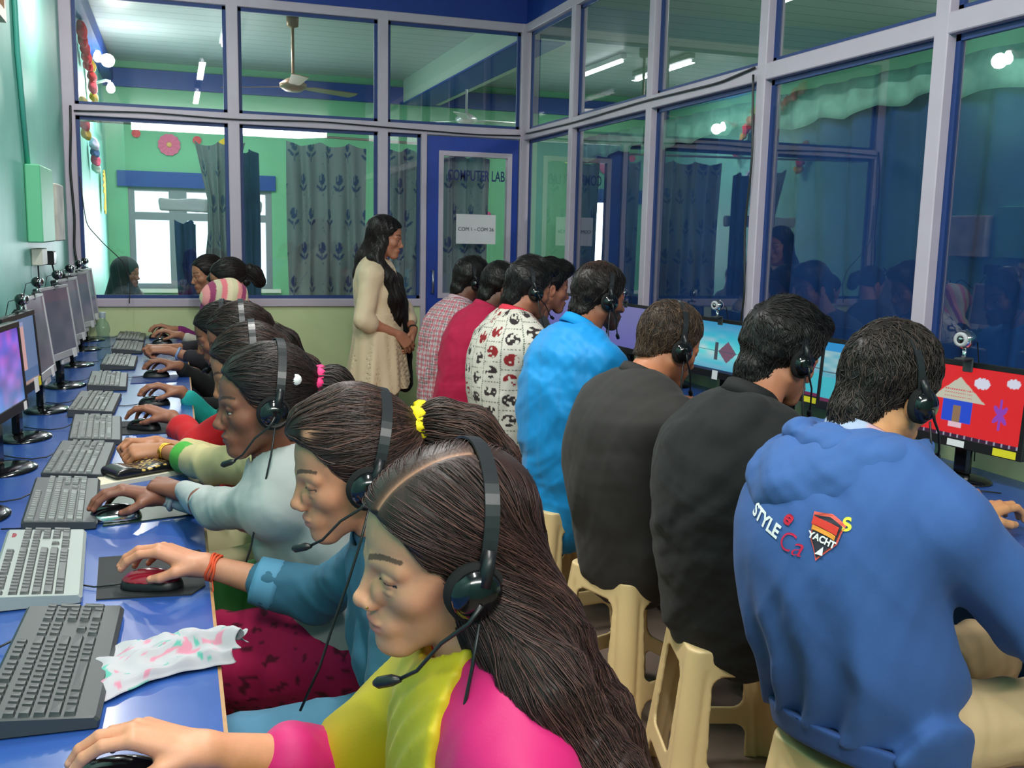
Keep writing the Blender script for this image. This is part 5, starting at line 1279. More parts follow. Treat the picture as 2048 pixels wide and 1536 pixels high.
def w1_dupatta(b):
    s, _ = shirt_field(b, 'f', 1., .026, {'R': .86, 'L': .0}, S=dict(arm=.072, bust=1))
    s.disp(lambda x, y, z: .0045*np.abs(np.sin((x*48+z*30+y*55)+2*np.sin(y*20+z*12)))-.002)
    s.plane(b.N+b.s*.050-b.t*.06, nrm(b.s*1.-b.f*.55+b.t*.12), .006)
    nk = xf(b.TH, (-.022, 0, -.06)); s.cone(b.N-b.t*.0+b.f*.012, nk+(nk-b.N)*.6, .060, .064, .006, mode='s'); 
    s.plane(b.P+b.t*.06, -b.t); v, q = s.mesh(.005); v = relax(v, q, 1)
    c = np.tile(lin((206, 182, 20)), (len(v), 1)); o = mkobj('dupatta', v, q, c, M['satin'], b.o); o['label'] = 'yellow scarf over the pink kurta'
w1_dupatta(W1)
MB().lathe([(0, -.0018), (.0018, 0), (0, .0018)], n=8).build('nose_stud', mat('gold', (235, 180, 80), rough=.2, metal=1), W1.o).matrix_world = Matrix((W1.TH@frame((.1035, .0185, -.030), (1, 0, 0), (0, 0, 1))).tolist())
# ============================ W2: denim shirt, ponytail with yellow scrunchie
def part2(v):
    x, y, z = v.T; l = np.abs((y-.052)-.28*(.03-x)*0-(x-.06)*-.15); return np.clip(np.exp(-(l/.0035)**2)*(z > .03)*(x > -.005)*(x < .085), 0, 1)
W2 = person('person', 'f', (-1, .05, 0), (1.07, 1.57, .55), (1.0, 1.57, .925), (.925, 1.59, 1.052), (-.965, -.02, -.22), 'young woman in a denim shirt with a ponytail, yellow scrunchie and headset', up=(-.2, -.05, 1), closed=True,
    hands={'R': ((.692, 1.99, .778), (-1, .28, .0), UPN, 'mouse'), 'L': ((.70, 1.47, .60), (-.9, .1, -.2), UPN, 'rest')}, tone=(206, 140, 108), lip=(186, 104, 100), hairc=((28, 17, 15), (96, 66, 58)), strands=3200, res=.8, elbows={'R': (.4, .5, -.8)},
    hair=hair_tied(root=(-.118, 0, .050), tail=[(-.155, .01, .045), (-.20, .02, .015), (-.235, .03, -.04), (-.25, .03, -.10)], scr=(240, 215, 20), front=.012, part=part2, tail_r=(.026, .036, .042, .034, .014)),
    shirt=dict(col=(54, 104, 130), sleeve={'R': 1.40, 'L': 1.9}, g=.012, wr=.007, wf=24, bust=1, arm=.060, cuffr=.052, neck=.058, hem=.12, collar=(50, 98, 126), ch=.018, h=.85, name='denim_shirt'), pants=dict(col=(84, 138, 168)), knee={'L': (.60, 1.46, .53), 'R': (.60, 1.66, .53)},
    headset=('black headset on the woman in the denim shirt', 1, -.45))
def cuff_roll(b, k, t0, col, r=.045, name='cuff'):
    A = b.EL[k]+(b.W[k]-b.EL[k])*t0; B = A+nrm(b.W[k]-b.EL[k])*.05; MB().tube([A, A*.8+B*.2, A*.2+B*.8, B, B-nrm(B-A)*.008], [r, r+.003, r, r-.001, r-.006], 18).build(name, mat('cuff_cloth', col, rough=.8), b.shirto)
cuff_roll(W2, 'R', .34, (92, 150, 184), .049)
def band(b, k, off, r, col, name='bracelet', th=.003, n=1, metal=0, gap=.007):
    ax = nrm(b.W[k]-b.EL[k]); mb = MB()
    for j in range(n):
        C0 = b.W[k]-ax*(off+j*gap); T = frame(C0, nrm(np.cross(ax, (0, 0, 1))), ax); mb.tube([xf(T, (r*math.cos(a), r*math.sin(a), .002*math.sin(3*a+j))) for a in np.linspace(0, 2*PI, 25)], th, 6, cap=False)
    mb.build(name, mat(name+'_material', col, rough=.3 if metal else .7, metal=metal), b.o)
band(W2, 'R', .012, .0265, (232, 88, 48), 'thread_bracelet', .0026, 3, gap=.006)
MB().tube([W2.W['R']+V(.012, -.02, -.02), W2.W['R']+V(.014, -.026, -.045), W2.W['R']+V(.006, -.024, -.06)], .0015, 6).build('thread_end', mat('orange_thread', (232, 88, 48)), W2.o)
# ============================ W3: grey cardigan, pink scrunchie
W3 = person('person', 'f', (-1, .32, 0), (1.02, 2.12, .55), (.865, 2.175, .935), (.828, 2.15, 1.072), (-.98, -.06, -.12), 'young woman in a pale grey cardigan with a pink scrunchie, leaning on her elbow', up=(-.12, 0, 1),
    hands={'R': ((.600, 2.545, .782), (-1, -.10, -.1), UPN, 'mouse'), 'L': ((.655, 2.50, .80), (-.75, .7, .0), UPN, 'fist')}, tone=(132, 82, 62), lip=(120, 66, 62), hairc=((16, 11, 11), (58, 40, 38)), strands=2200, res=.9,
    elbows={'L': (-.6, -.6, -.7), 'R': (.1, .6, -.6)}, hair=hair_tied(root=(-.112, 0, .03), tail=[(-.15, 0, .02), (-.18, 0, -.03), (-.19, 0, -.09)], scr=(240, 50, 120)),
    shirt=dict(col=(176, 180, 178), sleeve=1.93, g=.012, wr=.005, wf=26, bust=1, hem=.14, neck=.060, vee=.12, arm=.054, cuffr=.036, h=.9, name='cardigan'), pants=dict(col=lambda v, b: np.where((vnoise(v, 75, 8) > .74)[:, None], lin((100, 8, 44)), lin((190, 20, 85))), r=(.115, .10, .085)), headset=('black headset on the woman in the pale grey cardigan', 1, -.25))
band(W3, 'R', .03, .0285, (176, 180, 178), 'cuff', .006)
# hair clip, white star
MB().lathe([(0, .003), (.012, .001), (.012, -.001), (0, -.003)], n=10).build('hair_clip', mat('white_clip', (245, 245, 245), rough=.3), W3.o).matrix_world = Matrix((W3.TH@frame((-.06, .072, .055), (1, 0, .3), (0, 1, .2))).tolist())
# green kurta panel hanging below the cardigan
def kurta_tail(b, col, drop=.28, name='kurta_panel'):
    s = SDF()
    s.cone(b.P+b.f*.06+b.t*.16, b.P+b.LD*.24+V(0, 0, .055), .085, .085, .05); s.cone(b.P+b.LD*.24+V(0, 0, .055), b.P+b.LD*.33+V(0, 0, .03), .085, .06, .05); s.disp(waves(8, .006, 30, 5)); v, q = s.mesh(.008); mkobj(name, v, q, np.tile(lin(col), (len(v), 1)), M['cloth'], b.o)
kurta_tail(W3, (24, 92, 30), .1)
# ============================ W4..W10 further along the left desk
W4 = person('person', 'f', (-1, .05, 0), (.98, 2.70, .55), (.900, 2.72, .91), (.838, 2.76, 1.058), (-.93, .05, -.35), 'woman with bare forearms, gold bangles and cream sleeves, behind the woman in the grey cardigan', up=(-.2, 0, 1),
    hands={'L': ((.600, 3.06, .785), (-1, .05, -.1), (0, -.3, 1), 'fist'), 'R': ((.58, 3.17, .785), (-.95, -.3, 0), (0, .3, 1), 'fist')}, tone=(176, 118, 84), hairc=((24, 15, 14), (80, 54, 46)), strands=1200, res=1.25, elbows={'L': (.2, -.6, -.7), 'R': (.2, .6, -.7)},
    hair=hair_tied(root=(-.112, 0, .0), tail=[(-.14, 0, -.05), (-.14, 0, -.14), (-.13, 0, -.22)]), shirt=dict(col=cuffs((196, 182, 132), (70, 165, 56), 'L', .38), sleeve=1.52, g=.012, arm=.058, cuffr=.05, bust=1, hem=.12, name='kurta'), pants=dict(col=(214, 206, 160)),
    headset=('black headset on the woman with gold bangles', 1, -.3))
band(W4, 'L', .02, .026, (222, 170, 70), 'bangle', .0024, 3, 1)
W5 = person('person', 'f', (-1, .05, 0), (.98, 3.28, .55), (.92, 3.30, .925), (.846, 3.35, 1.073), (-.93, .05, -.35), 'woman in a red-sleeved top with her hand on a black mouse', up=(-.2, 0, 1),
    hands={'R': ((.625, 3.64, .782), (-.85, .4, -.05), UPN, 'mouse')}, tone=(150, 96, 72), hairc=((18, 13, 12), (62, 42, 38)), strands=900, res=1.3, elbows={'R': (-.3, -1, -.8)}, hair=hair_tied(root=(-.11, 0, .0), tail=[(-.14, 0, -.05), (-.15, 0, -.13)]),
    shirt=dict(col=(198, 20, 28), sleeve=1.6, g=.014, arm=.062, cuffr=.058, bust=1, hem=.1, name='kurta'), pants=dict(col=(60, 40, 60)), headset=('black headset on the woman in the red-sleeved top', 1, -.3))
W6 = person('person', 'f', (-1, .05, 0), (.98, 3.93, .55), (.905, 3.95, .89), (.818, 4.0, 1.030), (-.92, .1, -.38), 'woman in a black top with turquoise cuffs reaching for her mouse', up=(-.2, 0, 1),
    hands={'R': ((.66, 4.205, .782), (-1, .0, -.05), UPN, 'mouse')}, tone=(158, 104, 78), hairc=((14, 11, 11), (50, 36, 34)), strands=700, res=1.4, elbows={'R': (.2, .2, -.9)}, hair=hair_tied(root=(-.11, 0, .0), tail=[(-.14, 0, -.05), (-.15, 0, -.13)]),
    shirt=dict(col=cuffs((14, 14, 16), (40, 190, 180), 'R', .25), sleeve=1.8, g=.013, arm=.060, cuffr=.046, bust=1, hem=.1, name='kurta'), pants=dict(col=(30, 60, 60)), headset=('black headset on the woman in black with turquoise cuffs', 1, -.3))
def hair_scarf(b, res, cols, strands):
    s = SDF(); s.ell((-.018, 0, .045), (.112, .090, .096)); s.ell((.02, 0, .04), (.082, .080, .078), k=.03)
    s.cone((-.03, 0, -.03), to_head(b, b.N-b.t*.04), .085, .135, .04); s.cone((.0, 0, -.07), to_head(b, b.N+b.f*.04-b.t*.06), .07, .11, .04)
    s.ell((.12, 0, -.012), (.085, .062, .088), k=.01, mode='s'); s.disp(lambda x, y, z: .003*np.sin(70*(z+.6*x)+4*np.sin(y*18)))
    v, q = s.mesh(.0045); x, y, z = v.T; u = (x*.9+z*.35+y*.25)*38+.8*np.sin(z*14); k = np.floor(u).astype(int) % 6
    pal = lin(np.array([(222, 204, 170), (226, 120, 130), (200, 190, 160), (150, 60, 100), (236, 150, 150), (206, 196, 160)])); c = np.array(pal)[k]
    mkobj('headscarf', xf(b.TH, v), q, c, M['cloth'], b.o)
W7 = person('person', 'f', (-1, .05, 0), (1.0, 5.02, .55), (.94, 5.04, .91), (.876, 5.10, 1.058), (-.93, .05, -.3), 'woman in a pink and cream striped headscarf and black top', up=(-.15, 0, 1),
    hands={'R': ((.655, 4.985, .785), (-1, .0, -.05), UPN, 'mouse')}, tone=(150, 98, 74), res=1.5, hair=hair_scarf, elbows={'R': (.2, .1, -.9)}, shirt=dict(col=(12, 12, 14), sleeve=1.86, g=.014, arm=.062, cuffr=.046, bust=1, hem=.1, name='kurta'), pants=dict(col=(20, 20, 24)))
W8 = person('person', 'f', (-1, .05, 0), (1.02, 5.75, .55), (.98, 5.78, .99), (.935, 5.84, 1.150), (-.9, .1, -.3), 'woman with tied black hair and clasped hands, just behind the striped headscarf', up=(-.15, 0, 1),
    hands={'L': ((.60, 5.64, .785), (-1, .05, -.05), (0, -.2, 1), 'fist'), 'R': ((.58, 5.74, .785), (-1, -.2, 0), (0, .2, 1), 'fist')}, tone=(178, 120, 92), hairc=((16, 12, 12), (50, 36, 34)), strands=500, res=1.5, elbows={'L': (.2, -.4, -.8), 'R': (.2, .4, -.8)},
    hair=hair_tied(root=(-.115, 0, .03), bun=.03, tail=[(-.15, 0, .0), (-.16, 0, -.05)]), shirt=dict(col=(40, 36, 44), sleeve=1.45, g=.012, arm=.056, cuffr=.046, bust=1, hem=.1, name='kurta'), pants=dict(col=(40, 40, 60)))
band(W8, 'L', .06, .030, (150, 175, 215), 'watch_strap', .007)
W9 = person('person', 'f', (-1, .05, 0), (1.05, 6.25, .55), (1.0, 6.27, .95), (.93, 6.33, 1.08), (-.93, .05, -.3), 'woman almost hidden beyond the striped headscarf, with a pale cuff on her mouse hand', up=(-.15, 0, 1),
    hands={'R': ((.665, 6.44, .785), (-1, .0, -.05), UPN, 'mouse')}, tone=(186, 128, 98), hairc=((16, 12, 12), (50, 36, 34)), strands=0, res=1.6, hair=hair_tied(root=(-.115, 0, .0), bun=.03), shirt=dict(col=(210, 205, 190), sleeve=1.8, g=.012, arm=.056, cuffr=.044, bust=1, hem=.1, name='kurta'), pants=dict(col=(40, 40, 60)))
W10 = person('person', 'f', (-1, -.0, 0), (.93, 6.60, .55), (.88, 6.60, .98), (.845, 6.66, 1.145), (-.95, -.25, -.2), 'farthest seated woman with a hairband, in purple sleeves', up=(-.1, 0, 1),
    hands={'R': ((.64, 6.80, .785), (-1, .0, -.05), UPN, 'mouse')}, tone=(186, 128, 98), hairc=((18, 13, 12), (54, 38, 34)), strands=500, res=1.6, hair=hair_tied(root=(-.115, 0, .04), bun=.038), shirt=dict(col=(128, 34, 110), sleeve=1.85, g=.012, arm=.056, cuffr=.046, bust=1, hem=.1, name='kurta'), pants=dict(col=(90, 30, 90)))
# mice under the hands
def mouse(kind, b, k, label, dz=0., rz=None, off=(.105, .0)):
    src = {'b': MOUSE_B, 'r': MOUSE_R, 's': MOUSE_S}[kind]; o = src if not src.get('label') else copytree(src); d = nrm(V(*(list(nrm(b.hd[k]))[:2]+[0]))) if hasattr(b, 'hd') else None
    W = b.W[k]; dx = b.dirs[k]; l = V(-dx[1], dx[0], 0); o.location = (*(W+dx*off[0]+l*off[1])[:2], ZD+dz); o.rotation_euler = (0, 0, math.atan2(dx[1], dx[0])); tag(o, label, 'mouse')
for b, d in ((W1, (-1, .16, 0)), (W2, (-1, .28, 0)), (W3, (-1, -.10, 0)), (W5, (-.85, .4, 0)), (W6, (-1, 0, 0)), (W7, (-1, 0, 0)), (W9, (-1, 0, 0)), (W10, (-1, 0, 0))): b.dirs = {'R': nrm(V(d))}
mouse('b', W1, 'R', 'black mouse under the hand of the long-haired woman'); mouse('r', W2, 'R', 'red and black mouse on the black mouse pad', .003); mouse('s', W3, 'R', 'shiny silver and black mouse under the dark-skinned hand on the green pad', .003)
mouse('b', W5, 'R', 'black mouse held by the woman in the red-sleeved top', .003); mouse('b', W6, 'R', 'black mouse beside the turquoise cuff', .0); mouse('b', W7, 'R', 'black mouse on the dark blue pad', .003); mouse('b', W9, 'R', 'black mouse by the pale cuff near the far end'); mouse('b', W10, 'R', 'farthest black mouse, by the purple sleeve')
# ============================ men on the right
def plaid(v, b):
    a, h, f_ = tc(v, b); ang = np.arctan2(a, -f_)*.14; u = ang % .028; w = h % .028
    c = np.tile(lin((232, 222, 228)), (len(v), 1)); m1 = np.clip((u < .012)*.55, 0, 1)[:, None]; m2 = np.clip((w < .012)*.55, 0, 1)[:, None]
    c = c*(1-m1)+lin((206, 40, 70))*m1; c = c*(1-m2)+lin((206, 40, 70))*m2
    c[(u > .019) & (u < .0225)] *= .35; c[(w > .019) & (w < .0225)] *= .35; return c
def printed(v, b):
    a, h, f_ = tc(v, b); ang = np.arctan2(a, -f_)*.17; P_, Q = .075, .085; ci = np.floor(ang/P_).astype(int); off = (ci % 2)*.03; w = h+off; ri = np.floor(w/Q).astype(int); u = ang % P_-P_/2; z = w % Q-Q/2
    c = np.tile(lin((226, 218, 206)), (len(v), 1)); k = (ci*7+ri*13) % 5
    n = vnoise(np.stack([u*1+ci*.37, z+ri*.21, 0*u], 1), 95, 6); blob = ((u/.027)**2+(z/.026)**2 < 1) & (n > .46)
    c[blob] = np.where((k == 1)[:, None] | (k == 3)[:, None], lin((150, 30, 36)), lin((52, 40, 42)))[blob]
    e = (np.abs(np.abs(u)-P_/2) < .0022) | ((np.abs(np.abs(z)-Q/2) < .0016)); d = (np.sin(h*700+ang*500) > -.3); c[e & d] = lin((84, 92, 80)); return c
ST = dict(wr=.006, wf=22)
M1 = person('person', 'm', (1, .1, 0), (2.06, 5.27, .56), (2.135, 5.29, 1.04), (2.212, 5.306, 1.178), (.96, .1, -.2), 'young man in a red and white checked shirt, farthest in the right row', up=(.1, 0, 1),
    hands={'R': ((2.52, 5.2, .79), (1, .1, -.1), UPN, 'type'), 'L': ((2.52, 5.42, .79), (1, 0, -.1), UPN, 'type')}, tone=(120, 76, 58), hairc=((12, 10, 10), (40, 32, 30)), strands=700, res=1.4, hunch=.045, width=.95, hair=hair_short(.004, .012, .0), shirt=dict(col=plaid, sleeve=1.9, g=.012, collar=(214, 180, 190), hem=.10, cut=.16), pants=dict(col=(36, 38, 50)),
    headset=('black headset on the man in the checked shirt', -1, -.3))
M2 = person('person', 'm', (1, .1, 0), (2.05, 4.87, .56), (2.16, 4.90, 1.03), (2.252, 4.914, 1.165), (.96, .1, -.2), 'man in a crimson pullover beside the checked shirt', up=(.1, 0, 1),
    hands={'R': ((2.54, 4.8, .79), (1, .1, -.1), UPN, 'type')}, tone=(112, 72, 56), hairc=((12, 10, 10), (40, 32, 30)), strands=600, res=1.4, hunch=.03, width=.95, hair=hair_short(.003, .008), shirt=dict(col=(204, 26, 78), sleeve=1.9, g=.012, collar=(206, 30, 82), hem=.08, cut=.14), pants=dict(col=(26, 26, 32)))
M3 = person('person', 'm', (1, .1, 0), (2.12, 4.46, .56), (2.27, 4.49, 1.02), (2.365, 4.505, 1.188), (.97, .0, -.15), 'man in a dark grey top with a swept-up quiff, half hidden by the patterned shirt', up=(.1, 0, 1),
    hands={'R': ((2.60, 4.4, .79), (1, .1, -.1), UPN, 'type')}, tone=(168, 110, 86), hairc=((10, 9, 9), (34, 28, 27)), strands=700, res=1.3, hunch=.03, hair=hair_short(.003, .02, .022), shirt=dict(col=(58, 60, 62), sleeve=1.9, g=.012, hem=.10, cut=.15), pants=dict(col=(40, 36, 40)))
M4 = person('person', 'm', (1, .1, 0), (2.02, 4.03, .57), (2.035, 4.05, 1.075), (2.105, 4.062, 1.205), (.97, .08, -.2), 'man in a cream printed T-shirt with a pinkish red collar', up=(.1, 0, 1),
    hands={'R': ((2.52, 3.95, .79), (1, .1, -.1), UPN, 'type')}, tone=(176, 112, 84), hairc=((12, 10, 10), (42, 34, 32)), strands=1000, res=1.2, hunch=.04, hair=hair_short(.004, .02, .012), shirt=dict(col=printed, sleeve=.75, g=.016, collar=(226, 50, 74), hem=.16, cut=.22, h=.6, flare=.01), pants=dict(col=(34, 44, 72)),
    headset=('black headset on the man in the printed T-shirt', -1, -.3))
M5 = person('person', 'm', (1, .12, 0), (2.02, 3.36, .57), (2.06, 3.38, 1.08), (2.152, 3.405, 1.212), (.97, .10, -.12), 'bearded man in a bright blue long shirt', up=(.05, 0, 1),
    hands={'R': ((2.50, 3.28, .79), (1, .1, -.1), UPN, 'type'), 'L': ((2.50, 3.55, .79), (1, 0, -.1), UPN, 'type')}, tone=(150, 92, 66), hairc=((16, 12, 12), (50, 36, 32)), strands=1200, res=1.1, hunch=.045, hair=hair_short(.003, .004, thin=True), beard=True, shirt=dict(col=(0, 150, 226), sleeve=1.9, g=.014, collar=(0, 156, 230), hem=.22, cut=.30, mat='satin', wr=.008, wf=20), pants=dict(col=(44, 50, 80)),
    headset=('black headset on the bearded man in the bright blue shirt', -1, .1))
M6 = person('person', 'm', (1, .1, 0), (1.95, 2.63, .56), (1.965, 2.65, .995), (2.062, 2.674, 1.118), (.93, .10, -.36), 'man in a dark grey blazer with short brown hair', up=(.22, 0, 1),
    hands={'R': ((2.52, 2.56, .79), (1, .1, -.1), UPN, 'type'), 'L': ((2.56, 2.93, .79), (1, 0, -.1), UPN, 'type')}, tone=(196, 124, 88), hairc=((44, 32, 26), (104, 80, 62)), strands=2600, res=.95, hunch=.06, hair=hair_short(.0, .002, fade=True, messy=.0025, nape=-.052), shirt=dict(col=(46, 42, 41), sleeve=1.92, g=.022, hem=.14, cut=.21, wr=.006, wf=16, arm=.072, cuffr=.052, name='blazer', collar=(42, 38, 38), ch=.02), pants=dict(col=(40, 42, 52)),
    headset=('black headset with a shiny band on the man in the grey blazer', -1, -.15))
M7 = person('person', 'm', (1, .1, 0), (1.98, 2.10, .55), (2.00, 2.115, 1.02), (2.100, 2.138, 1.150), (.93, .12, -.30), 'man in a black jacket with thick black hair', up=(.15, 0, 1),
    hands={'R': ((2.52, 2.02, .79), (1, .1, -.1), UPN, 'type'), 'L': ((2.54, 2.36, .79), (1, 0, -.1), UPN, 'type')}, tone=(186, 122, 90), hairc=((10, 9, 9), (44, 38, 36)), strands=2600, res=.9, hunch=.065, hair=hair_short(.010, .022, .012, messy=.006, nape=-.085), shirt=dict(col=(15, 16, 17), sleeve=1.92, g=.022, hem=.12, cut=.18, wr=.008, wf=24, arm=.072, cuffr=.052, name='jacket', collar=(14, 14, 16), ch=.022), pants=dict(col=(36, 34, 40)),
    headset=('black headset on the man in the black jacket', -1, -.1))
M8 = person('person', 'm', (1, .08, 0), (1.93, 1.50, .555), (1.885, 1.545, 1.035), (1.960, 1.566, 1.152), (.93, .16, -.30), 'man in a blue hooded sweatshirt and khaki trousers, nearest in the right row', up=(.18, 0, 1),
    hands={'R': ((2.37, 1.34, .775), (1, .1, -.05), UPN, 'type'), 'L': ((2.505, 1.885, .778), (1, .12, -.03), UPN, 'type')}, tone=(212, 150, 102), hairc=((18, 14, 13), (66, 52, 46)), strands=4200, res=.8, hunch=.07, elbows={'R': (-.1, -.4, -1), 'L': (0, .5, -1)}, hair=hair_short(.003, .008, messy=.003, nape=-.085),
    shirt=dict(col=(54, 92, 156), sleeve=1.90, g=.028, hem=.12, cut=.075, tilt=.42, wr=.007, wf=17, arm=.078, cuffr=.056, folds=.012, name='hooded_sweatshirt', neck=.07, h=.85, flare=.01), pants=dict(col=(208, 176, 134)), knee={'R': (2.36, 1.36, .53), 'L': (2.36, 1.66, .53)}, shoesc=(190, 180, 176),
    headset=('black headset on the man in the blue hooded sweatshirt', -1, -.35))
def hood(b):
    s = SDF(); N, t, f, sd = b.N, b.t, b.f, b.s
    ring = [N+t*(.030+.014*math.cos(a))+f*(.012-.112*math.cos(a))+sd*.118*math.sin(a) for a in np.linspace(-2.35, 2.35, 11)]
    s.chain(ring, [.020, .024, .028, .030, .032, .032, .032, .030, .028, .024, .020], .015)
    cap, _ = shirt_field(b, 'm', 1., .052, .25, S=dict(hem=.12)); cap.ell(N-f*.035+sd*.012-t*.03, (.172, .178, .160), np.stack([f, sd, t], 1), k=.014, mode='i')
    cap.plane(N+f*.05, f, .02); cap.disp(waves(12, .010, 48, 6)); cap.cone(N+f*.01-t*.06, N+f*.03+t*.14, .070, .085, .012, mode='s'); v2, q2 = cap.mesh(.0055, lo=N-.3, hi=N+.3); v2 = relax(v2, q2, 2)
    s.cone(N+f*.01-t*.06, N+f*.03+t*.14, .070, .085, .012, mode='s')
    s.disp(waves(12, .009, 62, 6)); v, q = s.mesh(.005); v = relax(v, q, 1); v, q, _ = join([(v, q, 0), (v2, q2, 0)]); mkobj('hood', v, q, np.tile(lin((57, 96, 160)), (len(v), 1)), M['cloth'], b.shirto)
hood(M8)
def hem_band(b, col, z, h=.055, g=.03, w=1.):
    s, _ = shirt_field(b, 'm', 1., g, .0, S=dict(hem=.12, flare=.0)); n_ = -b.t-b.f*.42; s.plane(b.P-b.t*(z+h), n_, .006); s.plane(b.P-b.t*z, -n_, .006); s.post.append(lambda x, y, z_: .0+0*x); v, q = s.mesh(.006); mkobj('hem_band', v, q, np.tile(lin(col), (len(v), 1)), M['cloth'], b.shirto)
hem_band(M8, (46, 80, 142), .060)
def collar_shirt(b):
    nk = xf(b.TH, (-.022, 0, -.06)); C0 = b.N+b.t*.03+b.f*.008; ax = nrm(nk-b.N); u = nrm(np.cross(ax, b.s)); mb = MB(); R = []; C = []
    for (dr, dz) in ((.002, -.03), (.012, -.03), (.009, .026), (.002, .030)): R.append([C0+(b.s*math.sin(a)-u*math.cos(a))*(.064+dr)+ax*dz for a in np.linspace(-PI, PI, 41)])
    R = np.array(R+[R[0]]).transpose(1, 0, 2); cc = np.array([[lin((206, 160, 165)) if (i//6) % 2 else lin((165, 178, 205))]*R.shape[1] for i in range(R.shape[0])]); mb.grid(R, cc); mb.build('shirt_collar', M['cloth'], b.o)
collar_shirt(M8)
ax = nrm(M8.W['L']-M8.EL['L']); band(M8, 'L', .0, .031, (30, 30, 32), 'watch', .008)
# lettering on the back of the sweatshirt, laid on the cloth
def decal(b, s, size, a, h, rot, col, name, scx=1., bold=.0006, shape=None, lift=.0022, shear=0):
    f0 = b.shirtf
    if shape is None: v, f = textmesh(s, size, (scx, 1), extr=0, bold=bold, shear=shear)
    else: v, f = shape
    v = v[:, :2]; R = np.array([[math.cos(rot), -math.sin(rot)], [math.sin(rot), math.cos(rot)]]); v = v@R.T
    h = h+.112; a = a+.066
    S0 = b.P+b.t*(h+v[:, 1])[:, None]-b.s*(a+v[:, 0])[:, None]-b.f*.34      # seen from behind, rightwards is -s
    for _ in range(60):
        d = f0.at(S0); S0 = S0+b.f*np.clip(d-lift, -.02, .02)[:, None]*.8
    return mkobj(name, S0, f, None, mat('print_'+name, col, rough=.7), b.shirto, smooth=False)
def shp(polys):
    v = []; f = []
    for p in polys: f.append(tuple(range(len(v), len(v)+len(p)))); v += [(x, y, 0) for x, y in p]
    return np.array(v, float), f
def fine(poly, n=6):
    o = []
    for i in range(len(poly)):
        a = np.array(poly[i]); c = np.array(poly[(i+1) % len(poly)]); o += [tuple(a+(c-a)*k/n) for k in range(n)]
    return o
decal(M8, 'STYLE', .034, -.075, .285, -.30, (236, 238, 240), 'lettering', .95, .0012)
decal(M8, 'Ca', .050, -.005, .262, -.18, (206, 30, 74), 'lettering', .9, -.0004, shear=.2)
decal(M8, 'h', .030, -.095, .375, -.2, (206, 208, 60), 'lettering', 1, .001)
decal(M8, 'S', .030, .085, .312, .2, (226, 222, 70), 'lettering', 1, .001); decal(M8, 'e', .04, -.02, .305, -.3, (200, 26, 60), 'lettering', 1, .0012, shear=.3)
decal(M8, 'C', .036, -.085, .338, -.2, (200, 26, 60), 'lettering', 1, .0002)
sh = lambda k: [(-.030*k, .036*k), (.0, .040*k), (.030*k, .030*k), (.026*k, -.004*k), (-.002*k, -.042*k), (-.022*k, -.012*k)]
decal(M8, '', 0, .052, .285, -.12, (232, 96, 84), 'shield_badge', shape=shp([fine(sh(1))]), lift=.0022); decal(M8, '', 0, .052, .285, -.12, (44, 46, 60), 'shield_badge', shape=shp([fine(sh(.88))]), lift=.0032)
decal(M8, '', 0, .052, .2995, -.12, (224, 60, 48), 'shield_badge', shape=shp([fine([(-.024, .002), (.024, -.004), (.024, .010), (-.024, .016)])]), lift=.0042)
decal(M8, '', 0, .052, .2945, -.12, (232, 150, 50), 'shield_badge', shape=shp([fine([(-.022, -.002), (.022, -.008), (.022, .0), (-.022, .006)])]), lift=.0042)
decal(M8, 'YACHT', .0155, .052, .281, -.2, (240, 240, 240), 'lettering', 1, .0006, lift=.0050); decal(M8, '', 0, .052, .263, -.12, (240, 240, 240), 'shield_badge', shape=shp([fine([(-.008, -.008), (.008, -.006), (.004, .008)])]), lift=.0050)
# ============================ standing woman
def hair_standing(b, res, cols, strands):
    s = SDF(); scalp_base(s, True, .004); cut_face(s, .002); 
    for sg in (1, -1): s.ell((.055, sg*.074, -.03), (.045, .03, .06), k=.012, mode='s')
    tl = lambda *p: to_head(b, b.N+b.s*p[0]+b.f*p[1]+V(0, 0, p[2]))
    s.chain([V(-.035, 0, -.0), tl(-.01, -.045, .03), tl(-.03, -.07, -.06), tl(-.04, -.08, -.14)], [.070, .06, .045, .02], .03)
    pts = [V(-.0, -.062, -.02), tl(-.075, .02, .03), tl(-.085, .10, -.08), tl(-.07, .135, -.20), tl(-.045, .14, -.30), tl(-.03, .145, -.36)]
    s.chain(pts, [.032, .040, .046, .050, .044, .018], .02); s.disp(lambda x, y, z: .002*np.sin(y*190+x*150+5*np.sin(z*20)))
    A = np.array(pts); G = np.array([nrm(A[min(i+1, 5)]-A[max(i-1, 0)]) for i in range(6)])
    def d(P):
        k = ((P[:, None]-A[None])**2).sum(2).argmin(1); low = np.clip((.06-P[:, 2])/.05, 0, 1)[:, None]; return np.stack([-.5+0*P[:, 0], np.sign(P[:, 1])*1., -.3+0*P[:, 0]], 1)*(1-low)+G[k]*low
    finish_hair(b, s, .004, cols, strands, d, .2, seed=5)
